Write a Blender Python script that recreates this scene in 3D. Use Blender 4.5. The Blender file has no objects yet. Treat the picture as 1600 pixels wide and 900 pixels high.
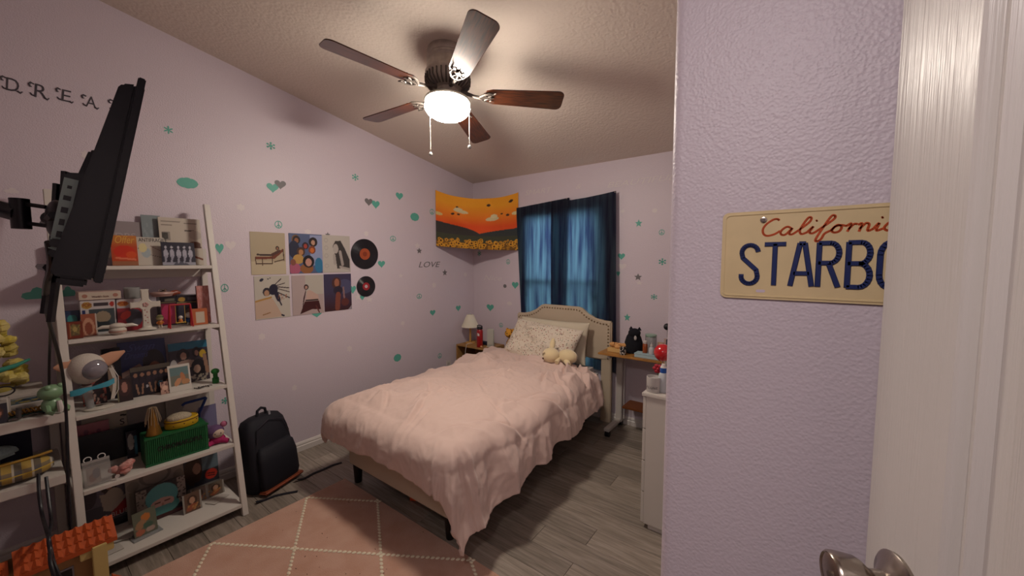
import bpy, bmesh, math, random
import numpy as np
from mathutils import Vector, Matrix, noise
PI = math.pi
S = bpy.context.scene
COL = S.collection

# ------------------------------------------------------------------ camera
H = 1.54                      # lens height
FPX = 597.0                   # focal length in pixels of a 1600 px wide frame
PITCH = math.atan(42 / FPX)
YAW = math.atan(447 * math.cos(PITCH) / FPX)
cam = bpy.data.cameras.new('camera')
cam.sensor_width = 36
cam.lens = 36 * FPX / 1600
cam.clip_start = .02
co = bpy.data.objects.new('camera', cam)
COL.objects.link(co)
co.location = (0, 0, H)
co.rotation_euler = (PI / 2 - PITCH, 0, YAW)
S.camera = co

# ------------------------------------------------------------------ world, exposure, hall light
w = bpy.data.worlds.new('world'); S.world = w; w.use_nodes = True
bg = w.node_tree.nodes['Background']
bg.inputs[0].default_value = (.55, .80, 1.0, 1)
bg.inputs[1].default_value = 4.6
S.view_settings.view_transform = 'Standard'
S.view_settings.look = 'None'
S.view_settings.gamma = 1
S.view_settings.use_curve_mapping = False
S.view_settings.exposure = 0.12
FAN_STRENGTH = 125.0
al = bpy.data.lights.new('hall_ceiling_light', 'AREA'); al.shape = 'DISK'; al.size = .30
al.energy = 10.5; al.color = (1, .90, .86)
ao = bpy.data.objects.new('hall_ceiling_light', al); COL.objects.link(ao)
ao.location = (-.16, -.42, 2.36)
ao.rotation_euler = (math.radians(18), 0, 0)
S.cycles.max_bounces = 8; S.cycles.diffuse_bounces = 5
S.cycles.sample_clamp_indirect = 6

# ------------------------------------------------------------------ helpers
F_ = Vector((-math.sin(YAW) * math.cos(PITCH), math.cos(YAW) * math.cos(PITCH), -math.sin(PITCH)))
R_ = Vector((math.cos(YAW), math.sin(YAW), 0)); U_ = R_.cross(F_)
def ray(x, y): return F_ * FPX + R_ * (x - 800) - U_ * (y - 450)
def onz(x, y, z=0.): d = ray(x, y); return Vector((0, 0, H)) + d * ((z - H) / d.z)
def onx(x, y, X): d = ray(x, y); return Vector((0, 0, H)) + d * (X / d.x)
def ony(x, y, Y): d = ray(x, y); return Vector((0, 0, H)) + d * (Y / d.y)

def lin(c):
    if isinstance(c, str):
        c = c.lstrip('#'); c = [int(c[i:i + 2], 16) / 255 for i in (0, 2, 4)]
    return tuple((x / 12.92 if x <= .04045 else ((x + .055) / 1.055) ** 2.4) for x in c[:3])

_mats = {}
def mat(name, col=None, rough=.6, metal=0, bump=0, bscale=60, var=0, vscale=8, coat=0, sheen=0, spec=None, dist=.002, trans=0, alpha=1, ior=1.45, vcol2=None, detail=4):
    if name in _mats: return _mats[name]
    m = bpy.data.materials.new(name); m.use_nodes = True; _mats[name] = m
    nt = m.node_tree; N = nt.nodes; L = nt.links; b = N['Principled BSDF']
    c = lin(col) if col is not None else (.5, .5, .5)
    b.inputs['Base Color'].default_value = (*c, 1)
    b.inputs['Roughness'].default_value = rough; b.inputs['Metallic'].default_value = metal
    b.inputs['Coat Weight'].default_value = coat; b.inputs['Sheen Weight'].default_value = sheen
    b.inputs['Transmission Weight'].default_value = trans; b.inputs['Alpha'].default_value = alpha
    b.inputs['IOR'].default_value = ior
    if spec is not None: b.inputs['Specular IOR Level'].default_value = spec
    tc = N.new('ShaderNodeTexCoord')
    if var or vcol2:
        n = N.new('ShaderNodeTexNoise'); n.inputs['Scale'].default_value = vscale; n.inputs['Detail'].default_value = detail
        L.new(tc.outputs['Object'], n.inputs['Vector'])
        mx = N.new('ShaderNodeMix'); mx.data_type = 'RGBA'
        c2 = lin(vcol2) if vcol2 else tuple(x * (1 - var) for x in c)
        c1 = c if vcol2 else tuple(min(1, x * (1 + var)) for x in c)
        mx.inputs[6].default_value = (*c1, 1); mx.inputs[7].default_value = (*c2, 1)
        rp = N.new('ShaderNodeMapRange'); rp.inputs[1].default_value = .35; rp.inputs[2].default_value = .65
        L.new(n.outputs[0], rp.inputs[0]); L.new(rp.outputs[0], mx.inputs[0]); L.new(mx.outputs[2], b.inputs['Base Color'])
    if bump:
        n2 = N.new('ShaderNodeTexNoise'); n2.inputs['Scale'].default_value = bscale; n2.inputs['Detail'].default_value = 3
        L.new(tc.outputs['Object'], n2.inputs['Vector'])
        bp = N.new('ShaderNodeBump'); bp.inputs['Strength'].default_value = bump; bp.inputs['Distance'].default_value = dist
        L.new(n2.outputs[0], bp.inputs['Height']); L.new(bp.outputs[0], b.inputs['Normal'])
    return m

def print_mat(name='printed_paper', rough=.45, coat=0):
    if name in _mats: return _mats[name]
    m = mat(name, '#808080', rough=rough, coat=coat)
    a = m.node_tree.nodes.new('ShaderNodeVertexColor'); a.layer_name = 'ink'
    m.node_tree.links.new(a.outputs[0], m.node_tree.nodes['Principled BSDF'].inputs['Base Color'])
    return m

class M:
    def __init__(s): s.v = []; s.f = []
    def add(s, vs, fs):
        o = len(s.v); s.v += [tuple(v) for v in vs]; s.f += [[i + o for i in f] for f in fs]; return s
    def box(s, x0, x1, y0, y1, z0, z1):
        return s.add([(x, y, z) for z in (z0, z1) for y in (y0, y1) for x in (x0, x1)],
                     [(0, 2, 3, 1), (4, 5, 7, 6), (0, 1, 5, 4), (2, 6, 7, 3), (0, 4, 6, 2), (1, 3, 7, 5)])
    def obox(s, c, sx, sy, sz, rot=(0, 0, 0)):
        from mathutils import Euler
        R = Euler(rot).to_matrix(); k = M().box(-sx / 2, sx / 2, -sy / 2, sy / 2, -sz / 2, sz / 2)
        return s.add([R @ Vector(v) + Vector(c) for v in k.v], k.f)
    def cyl(s, p0, p1, r0, r1=None, n=16, cap=True):
        return s.tube([p0, p1], [r0, r0 if r1 is None else r1], n, cap)
    def tube(s, path, r, n=8, cap=True):
        P = [Vector(p) for p in path]; rr = r if isinstance(r, (list, tuple)) else [r] * len(P)
        vs = []; fs = []; up = None
        for i, p in enumerate(P):
            t = (P[min(i + 1, len(P) - 1)] - P[max(i - 1, 0)])
            t = t.normalized() if t.length > 1e-9 else Vector((0, 0, 1))
            if up is None: up = Vector((1, 0, 0)) if abs(t.x) < .9 else Vector((0, 1, 0))
            a = (up - t * up.dot(t)).normalized(); up = a; b = t.cross(a)
            for k in range(n):
                q = 2 * PI * k / n; vs.append(p + (a * math.cos(q) + b * math.sin(q)) * rr[i])
        for i in range(len(P) - 1):
            for k in range(n):
                fs.append((i * n + k, i * n + (k + 1) % n, (i + 1) * n + (k + 1) % n, (i + 1) * n + k))
        if cap: fs.append(tuple(range(n))[::-1]); fs.append(tuple((len(P) - 1) * n + k for k in range(n)))
        return s.add(vs, fs)
    def lathe(s, prof, n=24, c=(0, 0, 0), cap=True, sx=1, sy=1):
        vs = []; fs = []; m = len(prof)
        for r, z in prof:
            for k in range(n):
                q = 2 * PI * k / n; vs.append((c[0] + r * sx * math.cos(q), c[1] + r * sy * math.sin(q), c[2] + z))
        for i in range(m - 1):
            for k in range(n): fs.append((i * n + k, i * n + (k + 1) % n, (i + 1) * n + (k + 1) % n, (i + 1) * n + k))
        if cap: fs.append(tuple(range(n))[::-1]); fs.append(tuple((m - 1) * n + k for k in range(n)))
        return s.add(vs, fs)
    def sph(s, c, r, n=16, m=10, fn=None):
        r = (r, r, r) if not isinstance(r, (list, tuple)) else r
        vs = []; fs = []
        for j in range(m + 1):
            a = PI * j / m
            for k in range(n):
                q = 2 * PI * k / n; d = Vector((math.sin(a) * math.cos(q), math.sin(a) * math.sin(q), -math.cos(a)))
                g = fn(d) if fn else 1
                vs.append((c[0] + d.x * r[0] * g, c[1] + d.y * r[1] * g, c[2] + d.z * r[2] * g))
        for j in range(m):
            for k in range(n): fs.append((j * n + k, j * n + (k + 1) % n, (j + 1) * n + (k + 1) % n, (j + 1) * n + k))
        return s.add(vs, fs)
    def prism(s, poly, a, b, plane='xz'):
        n = len(poly)
        def P(u, v, w):
            return {'xz': (u, w, v), 'xy': (u, v, w), 'yz': (w, u, v)}[plane]
        vs = [P(u, v, a) for u, v in poly] + [P(u, v, b) for u, v in poly]
        fs = [tuple(range(n)), tuple(range(n, 2 * n))[::-1]] + [(i, i + n, (i + 1) % n + n, (i + 1) % n) for i in range(n)]
        return s.add(vs, fs)
    def rings(s, rings, closed=True, cap=True):
        n = len(rings[0]); vs = [v for r in rings for v in r]; fs = []
        for i in range(len(rings) - 1):
            for k in range(n if closed else n - 1): fs.append((i * n + k, i * n + (k + 1) % n, (i + 1) * n + (k + 1) % n, (i + 1) * n + k))
        if cap and closed: fs.append(tuple(range(n))[::-1]); fs.append(tuple((len(rings) - 1) * n + k for k in range(n)))
        return s.add(vs, fs)
    def sheet(s, fn, nu, nv):
        vs = [fn(i / nu, j / nv) for j in range(nv + 1) for i in range(nu + 1)]; w_ = nu + 1
        return s.add(vs, [(j * w_ + i, j * w_ + i + 1, (j + 1) * w_ + i + 1, (j + 1) * w_ + i) for j in range(nv) for i in range(nu)])
    def build(s, name, m, parent=None, smooth=False, bevel=0, seg=2, org=None, label=None, cat=None, group=None, kind=None, fixn=True, sub=0, solid=0):
        bm = bmesh.new(); o_ = org if org is not None else (parent.get('_org') if parent is not None else None)
        off = Vector(o_) if o_ is not None else Vector((0, 0, 0))
        bv = [bm.verts.new(Vector(v) - off) for v in s.v]
        for f in s.f:
            try: bm.faces.new([bv[i] for i in f])
            except ValueError: pass
        bmesh.ops.remove_doubles(bm, verts=bm.verts[:], dist=1e-6)
        if fixn: bmesh.ops.recalc_face_normals(bm, faces=bm.faces[:])
        if bevel:
            es = [e for e in bm.edges if len(e.link_faces) == 2 and e.calc_face_angle(0) > .6]
            bmesh.ops.bevel(bm, geom=es, offset=bevel, segments=seg, affect='EDGES', clamp_overlap=True)
        if smooth:
            for f in bm.faces: f.smooth = True
            for e in bm.edges:
                if len(e.link_faces) == 2 and e.calc_face_angle(0) > .75: e.smooth = False
        me = bpy.data.meshes.new(name); bm.to_mesh(me); bm.free()
        o = bpy.data.objects.new(name, me); COL.objects.link(o)
        if m is not None: me.materials.append(m)
        if parent is not None:
            o.parent = parent
            if o_ is not None: o['_org'] = tuple(o_)
        elif org is not None: o.location = org
        if solid: md = o.modifiers.new('thick', 'SOLIDIFY'); md.thickness = solid; md.offset = 0
        if sub: md = o.modifiers.new('sub', 'SUBSURF'); md.levels = sub; md.render_levels = sub
        tag(o, label, cat, group, kind)
        return o

def tag(o, label=None, cat=None, group=None, kind=None):
    if label: o['label'] = label
    if cat: o['category'] = cat
    if group: o['group'] = group
    if kind: o['kind'] = kind
    return o
def T(name, label, cat, loc=(0, 0, 0), rot=(0, 0, 0), group=None, world=False, kind=None):
    """an Empty at a thing's base; world=True: parts are given in world coordinates"""
    o = bpy.data.objects.new(name, None); o.empty_display_size = .05; COL.objects.link(o)
    o.location = loc; o.rotation_euler = rot
    if world: o['_org'] = tuple(loc)
    return tag(o, label, cat, group, kind)
def copy_tree(o, parent=None):
    c = o.copy(); COL.objects.link(c); c.parent = parent
    for ch in o.children: copy_tree(ch, c)
    return c

def text(name, body, size, m, parent=None, loc=(0, 0, 0), rot=(PI / 2, 0, 0), ext=.0004, sx=1, shear=0, align='CENTER', org=None, width=None, bold=0, **kw):
    cu = bpy.data.curves.new(name, 'FONT'); cu.body = body; cu.size = size; cu.extrude = ext; cu.shear = shear
    cu.align_x = align; cu.align_y = 'BOTTOM_BASELINE'; cu.resolution_u = 3; cu.offset = bold
    t = bpy.data.objects.new('tmp', cu); COL.objects.link(t)
    bpy.context.view_layer.update()
    me = bpy.data.meshes.new_from_object(t.evaluated_get(bpy.context.evaluated_depsgraph_get()))
    bpy.data.objects.remove(t); bpy.data.curves.remove(cu)
    if width:
        xs = [v.co.x for v in me.vertices]; sx = width / (max(xs) - min(xs))
    me.transform(Matrix.Diagonal((sx, 1, 1, 1))); me.name = name
    me.materials.clear(); me.materials.append(m)
    o = bpy.data.objects.new(name, me); COL.objects.link(o)
    o_ = parent.get('_org') if parent is not None else None
    o.parent = parent; o.location = Vector(loc) - (Vector(o_) if o_ is not None else Vector((0, 0, 0))); o.rotation_euler = rot
    for k in ('label', 'cat', 'group', 'kind'):
        if kw.get(k): o[{'cat': 'category'}.get(k, k)] = kw[k]
    return o

# flat print: ink painted on a fine vertex grid
def paint(nx, nz, base, ops):
    U, V = np.meshgrid((np.arange(nx + 1)) / nx, (np.arange(nz + 1)) / nz)
    C = np.zeros((nz + 1, nx + 1, 3)); C[:] = lin(base)
    for op in ops:
        k = op[0]; col = np.array(lin(op[-1]))
        if k == 'e':
            _, cx, cy, rx, ry, a, _c = op; a = math.radians(a)
            x = (U - cx); y = (V - cy); X = x * math.cos(a) + y * math.sin(a); Y = -x * math.sin(a) + y * math.cos(a)
            m_ = (X / rx) ** 2 + (Y / ry) ** 2 < 1
        elif k == 'r':
            _, x0, y0, x1, y1, _c = op; m_ = (U >= x0) & (U <= x1) & (V >= y0) & (V <= y1)
        elif k == 'l':
            _, x0, y0, x1, y1, wd, _c = op
            d = np.array((x1 - x0, y1 - y0)); L2 = (d ** 2).sum() + 1e-9
            t = np.clip(((U - x0) * d[0] + (V - y0) * d[1]) / L2, 0, 1)
            m_ = np.hypot(U - x0 - t * d[0], V - y0 - t * d[1]) < wd
        elif k == 'p':
            pts = op[1]; m_ = np.zeros(U.shape, bool)
            for i in range(len(pts)):
                (xa, ya), (xb, yb) = pts[i], pts[(i + 1) % len(pts)]
                if ya == yb: continue
                c_ = ((ya > V) != (yb > V)) & (U < (xb - xa) * (V - ya) / (yb - ya) + xa); m_ ^= c_
        elif k == 'g':        # vertical ramp between y0 and y1 to the colour
            _, y0, y1, _c = op; t = np.clip((V - y0) / (y1 - y0), 0, 1)[..., None]; C = C * (1 - t) + col * t; continue
        elif k == 'n':        # speckle of seeded blobs: n, seed, region, radius
            _, n, seed, x0, y0, x1, y1, r, _c = op; rg = random.Random(seed); m_ = np.zeros(U.shape, bool)
            for _ in range(n):
                cx = rg.uniform(x0, x1); cy = rg.uniform(y0, y1); rr = r * rg.uniform(.5, 1.2)
                m_ |= (U - cx) ** 2 + (V - cy) ** 2 < rr * rr
        C[m_] = col
    return C

def card(name, w_, h_, t, base, ops, parent=None, back=None, res=.0045, rough=.4, front=True, **kw):
    """flat printed thing: local x = width, z = height, print on the -y face, origin bottom centre"""
    nx = max(6, int(w_ / res)); nz = max(6, int(h_ / res)); C = paint(nx, nz, base, ops)
    me = bpy.data.meshes.new(name)
    vs = [(-w_ / 2 + w_ * i / nx, -t / 2, h_ * j / nz) for j in range(nz + 1) for i in range(nx + 1)]
    fs = [(j * (nx + 1) + i, j * (nx + 1) + i + 1, (j + 1) * (nx + 1) + i + 1, (j + 1) * (nx + 1) + i) for j in range(nz) for i in range(nx)]
    n0 = len(vs); k = M().box(-w_ / 2, w_ / 2, -t / 2 + 1e-5, t / 2, 0, h_)
    vs += k.v; fs += [[i + n0 for i in f] for f in k.f if f != [0, 1, 5, 4]]
    me.from_pydata(vs, [], fs); me.update()
    a = me.color_attributes.new('ink', 'FLOAT_COLOR', 'POINT')
    bc = lin(back or base); cols = np.ones((len(vs), 4)); cols[:n0, :3] = C.reshape(-1, 3); cols[n0:, :3] = bc
    a.data.foreach_set('color', cols.astype(np.float32).ravel())
    me.materials.append(print_mat('printed_gloss' if rough < .35 else 'printed_paper', rough))
    o = bpy.data.objects.new(name, me); COL.objects.link(o)
    if parent is not None: o.parent = parent
    o.location = kw.get('loc', (0, 0, 0)); o.rotation_euler = kw.get('rot', (0, 0, 0))
    tag(o, kw.get('label'), kw.get('cat'), kw.get('group'), kw.get('kind'))
    return o

XL = -3.185; YB = 3.475; XR = -.215; YW = .82
def ceil_z(y): return 2.474 + .169 * (YB - y)
# ------------------------------------------------------------------ materials of the shell
def wall_mat(name, col, b=.5, sc=120, rough=.42, dist=.002):
    m = mat(name, col, rough=rough)
    nt = m.node_tree; N = nt.nodes; L = nt.links; bs = N['Principled BSDF']
    tc = N.new('ShaderNodeTexCoord'); n = N.new('ShaderNodeTexNoise'); n.inputs['Scale'].default_value = sc; n.inputs['Detail'].default_value = 5; n.inputs['Roughness'].default_value = .55
    v = N.new('ShaderNodeTexVoronoi'); v.inputs['Scale'].default_value = sc * 1.6; v.feature = 'SMOOTH_F1'
    ad = N.new('ShaderNodeMath'); ad.operation = 'ADD'
    bp = N.new('ShaderNodeBump'); bp.inputs['Strength'].default_value = b; bp.inputs['Distance'].default_value = dist
    L.new(tc.outputs['Object'], n.inputs['Vector']); L.new(tc.outputs['Object'], v.inputs['Vector'])
    L.new(n.outputs[0], ad.inputs[0]); L.new(v.outputs[0], ad.inputs[1]); L.new(ad.outputs[0], bp.inputs['Height']); L.new(bp.outputs[0], bs.inputs['Normal'])
    bs.inputs['Specular IOR Level'].default_value = .5
    return m
m_wall = wall_mat('lilac_wall_paint', '#cbbfc8')
m_ceil = wall_mat('cream_ceiling_paint', '#d3c6ba', .5, 40, .8, .005)
m_trim = mat('white_trim_paint', '#cfc8c4', rough=.35)

# ------------------------------------------------------------------ structure
def wprism(name, poly, plane, a, b, m, **k):
    return M().prism(poly, a, b, plane).build(name, m, kind='structure', **k)
y0, y1 = -1.0, YB
wprism('wall_left', [(y0, 0), (y1 + .1, 0), (y1 + .1, ceil_z(y1 + .1)), (y0, ceil_z(y0))], 'yz', XL - .1, XL, m_wall)
WX0, WX1, WZ0, WZ1 = -2.43, -1.55, .50, 2.04
zc = ceil_z(YB)
bw = M()
bw.box(XL, WX0, YB, YB + .1, 0, zc).box(WX1, XR, YB, YB + .1, 0, zc).box(WX0, WX1, YB, YB + .1, 0, WZ0).box(WX0, WX1, YB, YB + .1, WZ1, zc)
bw.build('wall_back', m_wall, kind='structure')
# near wall with its rounded corner, then the side that runs to the back wall
r = .022; pr = [(1.3, YW)]
for i in range(9):
    a = PI / 2 * i / 8; pr.append((XR + r - r * math.sin(a), YW + r - r * math.cos(a)))
pr += [(XR, YB + .1), (1.3, YB + .1)]
m_ = M(); n = len(pr)
m_.add([(x, y, 0) for x, y in pr] + [(x, y, ceil_z(y)) for x, y in pr], [(i, (i + 1) % n, (i + 1) % n + n, i + n) for i in range(n)] + [tuple(range(n))[::-1], tuple(range(n, 2 * n))])
m_.build('wall_near', m_wall, kind='structure', smooth=True)
wprism('wall_rear', [(XL, 0), (-.45, 0), (-.45, 3.22), (XL, 3.22)], 'xz', -1.0, -.9, m_wall)
wprism('wall_hall_left', [(-1.9, 0), (-.1, 0), (-.1, ceil_z(-.1)), (-1.9, ceil_z(-1.9))], 'yz', -.55, -.45, m_wall)
wprism('wall_hall_right', [(-1.9, 0), (-.1, 0), (-.1, ceil_z(-.1)), (-1.9, ceil_z(-1.9))], 'yz', .42, 1.3, m_wall)
wprism('wall_hall_end', [(-.55, 0), (1.3, 0), (1.3, 3.38), (-.55, 3.38)], 'xz', -2.0, -1.9, m_wall)
wprism('wall_right', [(-.1, 0), (YW, 0), (YW, ceil_z(YW)), (-.1, ceil_z(-.1))], 'yz', 1.3, 1.4, m_wall)
wprism('ceiling', [(-2.0, ceil_z(-2.0)), (YB + .1, ceil_z(YB + .1)), (YB + .1, ceil_z(YB + .1) + .08), (-2.0, ceil_z(-2.0) + .08)], 'yz', XL - .1, 1.4, m_ceil)

# floor: sub-floor plus every plank (they run along x)
fl = M().box(XL - .1, 1.4, -2.0, YB + .1, -.05, -.006).build('floor', mat('dark_floor_joint', '#241d1c', rough=.9), kind='structure')
def plank_mat():
    m = mat('grey_oak_plank', '#777068', rough=.42); nt = m.node_tree; N = nt.nodes; L = nt.links; b = N['Principled BSDF']
    tc = N.new('ShaderNodeTexCoord'); oi = N.new('ShaderNodeObjectInfo')
    mp = N.new('ShaderNodeMapping'); mp.inputs['Scale'].default_value = (1.0, 14, 1)
    ad = N.new('ShaderNodeVectorMath'); ad.operation = 'MULTIPLY_ADD'; ad.inputs[1].default_value = (1, 1, 1)
    cx = N.new('ShaderNodeCombineXYZ'); mu = N.new('ShaderNodeMath'); mu.operation = 'MULTIPLY'; mu.inputs[1].default_value = 37
    L.new(oi.outputs['Random'], mu.inputs[0]); L.new(mu.outputs[0], cx.inputs[0]); L.new(mu.outputs[0], cx.inputs[2])
    L.new(tc.outputs['Object'], mp.inputs[0]); L.new(mp.outputs[0], ad.inputs[0]); L.new(cx.outputs[0], ad.inputs[2])
    n = N.new('ShaderNodeTexNoise'); n.inputs['Scale'].default_value = 4.5; n.inputs['Detail'].default_value = 7; n.inputs['Roughness'].default_value = .6; n.inputs['Distortion'].default_value = .5
    L.new(ad.outputs[0], n.inputs['Vector'])
    cr = N.new('ShaderNodeValToRGB'); e = cr.color_ramp.elements
    e[0].position = .28; e[0].color = (*lin('#6b6258'), 1); e[1].position = .75; e[1].color = (*lin('#a1958a'), 1)
    x = e.new(.5); x.color = (*lin('#877c71'), 1)
    L.new(n.outputs[0], cr.inputs[0])
    hv = N.new('ShaderNodeHueSaturation'); mr = N.new('ShaderNodeMapRange'); mr.inputs[3].default_value = .80; mr.inputs[4].default_value = 1.16
    L.new(oi.outputs['Random'], mr.inputs[0]); L.new(mr.outputs[0], hv.inputs['Value']); L.new(cr.outputs[0], hv.inputs['Color']); L.new(hv.outputs[0], b.inputs['Base Color'])
    bp = N.new('ShaderNodeBump'); bp.inputs['Strength'].default_value = .15; bp.inputs['Distance'].default_value = .002; L.new(n.outputs[0], bp.inputs['Height']); L.new(bp.outputs[0], b.inputs['Normal'])
    return m
pm = plank_mat(); PW = .152; PL = 1.22; base_mesh = {}
random.seed(11)
row = 0; yy = YB + .02
while yy > -1.9:
    x = XL - random.uniform(0, PL)
    while x < 1.3:
        a = max(x, XL - .04); b = min(x + PL, 1.3)
        if b - a > .05:
            k = round(b - a, 4)
            if k in base_mesh:
                o = base_mesh[k].copy(); COL.objects.link(o)
            else:
                o = M().box(0, k - .0018, 0, PW - .0018, -.006, 0).build('plank', pm, bevel=.0008, seg=1); base_mesh[k] = o
            o.parent = fl; o.location = (a, yy - PW, 0)
        x += PL
    yy -= PW; row += 1

# baseboards with a stepped profile
def baseboard(name, p0, p1, nrm):
    prof = [(0, 0), (.016, 0), (.016, .040), (.011, .046), (.013, .052), (.013, .060), (.007, .072), (0, .075)]
    p0 = Vector(p0); p1 = Vector(p1); nv = Vector(nrm)
    M().rings([[p + nv * a + Vector((0, 0, z)) for a, z in prof] for p in (p0, p1)]).build(name, m_trim, kind='structure')
baseboard('baseboard_left', (XL, -.9, 0), (XL, YB, 0), (1, 0, 0))
baseboard('baseboard_back', (XL, YB, 0), (XR, YB, 0), (0, -1, 0))
baseboard('baseboard_right', (XR, YW + .03, 0), (XR, YB, 0), (-1, 0, 0))
baseboard('baseboard_near', (XR + .03, YW, 0), (1.3, YW, 0), (0, -1, 0))

# window: frame, two sashes with panes, meeting rail
win = T('window_1', None, None, (0, 0, 0), world=True, kind='structure')
m_vinyl = mat('white_window_vinyl', '#d8dadc', rough=.4)
f = M(); fw = .04
f.box(WX0, WX0 + fw, YB + .03, YB + .10, WZ0, WZ1).box(WX1 - fw, WX1, YB + .03, YB + .10, WZ0, WZ1).box(WX0, WX1, YB + .03, YB + .10, WZ0, WZ0 + fw).box(WX0, WX1, YB + .03, YB + .10, WZ1 - fw, WZ1)
f.build('window_frame', m_vinyl, win)
f = M().box(WX0 + fw, WX1 - fw, YB + .04, YB + .08, 1.300, 1.350); f.build('meeting_rail', m_vinyl, win)
m_glass = mat('window_glass', '#ffffff', rough=.02, trans=1, ior=1.02)
for a, b in ((WZ0 + fw, 1.30), (1.35, WZ1 - fw)):
    M().box(WX0 + fw, WX1 - fw, YB + .055, YB + .060, a, b).build('pane', m_glass, win)
M().box(WX0 - .0, WX1 + .0, YB - .0, YB + .03, WZ0 - .0, WZ0 + .012).build('window_sill', m_vinyl, win)
out = M().box(XL, .4, YB + .9, YB + .95, -.3, 1.15)
# a hedge outside, below the sky seen through the cloth
tag(out.build('garden_hedge', mat('hedge_green', '#3b5a3c', rough=.9, bump=.6, bscale=20, dist=.03)), 'dark green hedge outside behind the curtained window', 'hedge')

# ------------------------------------------------------------------ door at the right, open into the room
dX, dY = .1195, .673; dd = Vector((.37, -.929, 0)).normalized(); DW = .762; DH = 2.03; DT = .035
m_door = mat('white_door_paint', '#c6c0bb', rough=.30)
nt = m_door.node_tree; tc = nt.nodes.new('ShaderNodeTexCoord'); mp = nt.nodes.new('ShaderNodeMapping'); mp.inputs['Scale'].default_value = (160, 160, 3.2)
wv = nt.nodes.new('ShaderNodeTexNoise'); wv.inputs['Scale'].default_value = 2.2; wv.inputs['Detail'].default_value = 3; bp = nt.nodes.new('ShaderNodeBump'); bp.inputs['Strength'].default_value = .45; bp.inputs['Distance'].default_value = .0015
for a, b in ((tc.outputs['Object'], mp.inputs[0]), (mp.outputs[0], wv.inputs['Vector']), (wv.outputs[0], bp.inputs['Height']), (bp.outputs[0], nt.nodes['Principled BSDF'].inputs['Normal'])): nt.links.new(a, b)
door = T('door_1', None, None, (dX, dY, .012), (0, 0, math.atan2(dd.y, dd.x)), kind='structure')
# local x = along the door from free edge to hinge, +y side ... the seen face is -y
slab = M()
st = .110; mid = (DW - st) / 2
rails = [(0, .20), (.72, .86), (1.93, DH)]
panels = [(.20, .72), (.86, 1.93)]
slab.box(0, st, -DT, 0, 0, DH).box(DW - st, DW, -DT, 0, 0, DH).box(mid, mid + st, -DT, 0, 0, DH)
for a, b in rails: slab.box(st, mid, -DT, 0, a, b).box(mid + st, DW - st, -DT, 0, a, b)
slab.build('door_slab', m_door, door, bevel=.0015)
for xa, xb in ((st, mid), (mid + st, DW - st)):
    for a, b in panels:
        rg = []
        for ins, dep in ((0, 0), (.003, .002), (.008, .011), (.012, .0125), (.016, .006), (.021, .0045), (.026, .010), (.029, .0135), (.045, .0135), (.082, .004), (.085, .004)):
            rg.append([(xa + ins, -DT + dep, a + ins), (xb - ins, -DT + dep, a + ins), (xb - ins, -DT + dep, b - ins), (xa + ins, -DT + dep, b - ins)])
        k = M().rings(rg, cap=False); nv = len(k.v); k.f.append([nv - 4, nv - 3, nv - 2, nv - 1])
        k.box(xa, xb, -.010, -.004, a, b)
        k.build('door_panel', m_door, door, bevel=0)
m_nick = mat('brushed_nickel', '#a49a90', rough=.24, metal=1)
kz = 1.152; kx = .062
kn = M()
def lat_y(prof, c, n=36):   # lathe about the local -y axis
    k = M().lathe(prof, n); return [(c[0] + v[0], c[1] - v[2], c[2] + v[1]) for v in k.v], k.f
kn.add(*lat_y([(.0355, 0), (.0365, .004), (.033, .007), (.026, .009), (.022, .012), (.0145, .016), (.0135, .026), (.0145, .030), (.021, .036), (.0245, .042), (.0255, .050), (.0265, .062), (.0262, .066), (.024, .0685), (.0225, .067), (.019, .0675), (.0, .0675)], (kx, -DT, kz)))
kn.build('door_knob', m_nick, door, smooth=True)
lk = M().add(*lat_y([(.004, .067), (.004, .070), (0, .070)], (kx, -DT, kz), 16)); lk.build('latch_button', m_nick, door)
kb = M().box(-.0012, .0005, -.030, -.006, kz - .03, kz + .03); kb.build('latch_plate', m_nick, door)

# ------------------------------------------------------------------ licence plate on the near wall
lp = T('license_plate', 'cream metal car licence plate with blue raised letters on the near lilac wall', 'licence plate', (.037, YW - .004, 1.472))
pw, ph = .306, .157
def rrect(w_, h_, r_, x=0, z=0, n=5):
    o = []
    for cx, cz, a0 in ((w_ / 2 - r_, r_, -90), (w_ / 2 - r_, h_ - r_, 0), (-w_ / 2 + r_, h_ - r_, 90), (-w_ / 2 + r_, r_, 180)):
        for i in range(n + 1):
            a = math.radians(a0 + 90 * i / n); o.append((x + cx + r_ * math.cos(a), z + cz + r_ * math.sin(a)))
    return o
m_plate = mat('plate_cream_enamel', '#d3bd92', rough=.35, var=.04, vscale=20)
pl = M().prism(rrect(pw, ph, .010), -.0006, .0006, 'xz')
ra = rrect(pw - .006, ph - .006, .009, 0, .003); rb = rrect(pw - .012, ph - .012, .007, 0, .006)
pl.add([(x, -.0006, z) for x, z in ra] + [(x, -.0022, (z - .0785) * .985 + .0785) for x, z in ra] + [(x, -.0022, z) for x, z in rb] + [(x, -.0006, (z - .0785) * .985 + .0785) for x, z in rb],
       [(i + j * 24, (i + 1) % 24 + j * 24, (i + 1) % 24 + (j + 1) * 24, i + (j + 1) * 24) for j in range(3) for i in range(24)])
pl.build('plate', m_plate, lp, smooth=False)
m_blue = mat('plate_blue_enamel', '#1c2a5c', rough=.35)
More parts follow.
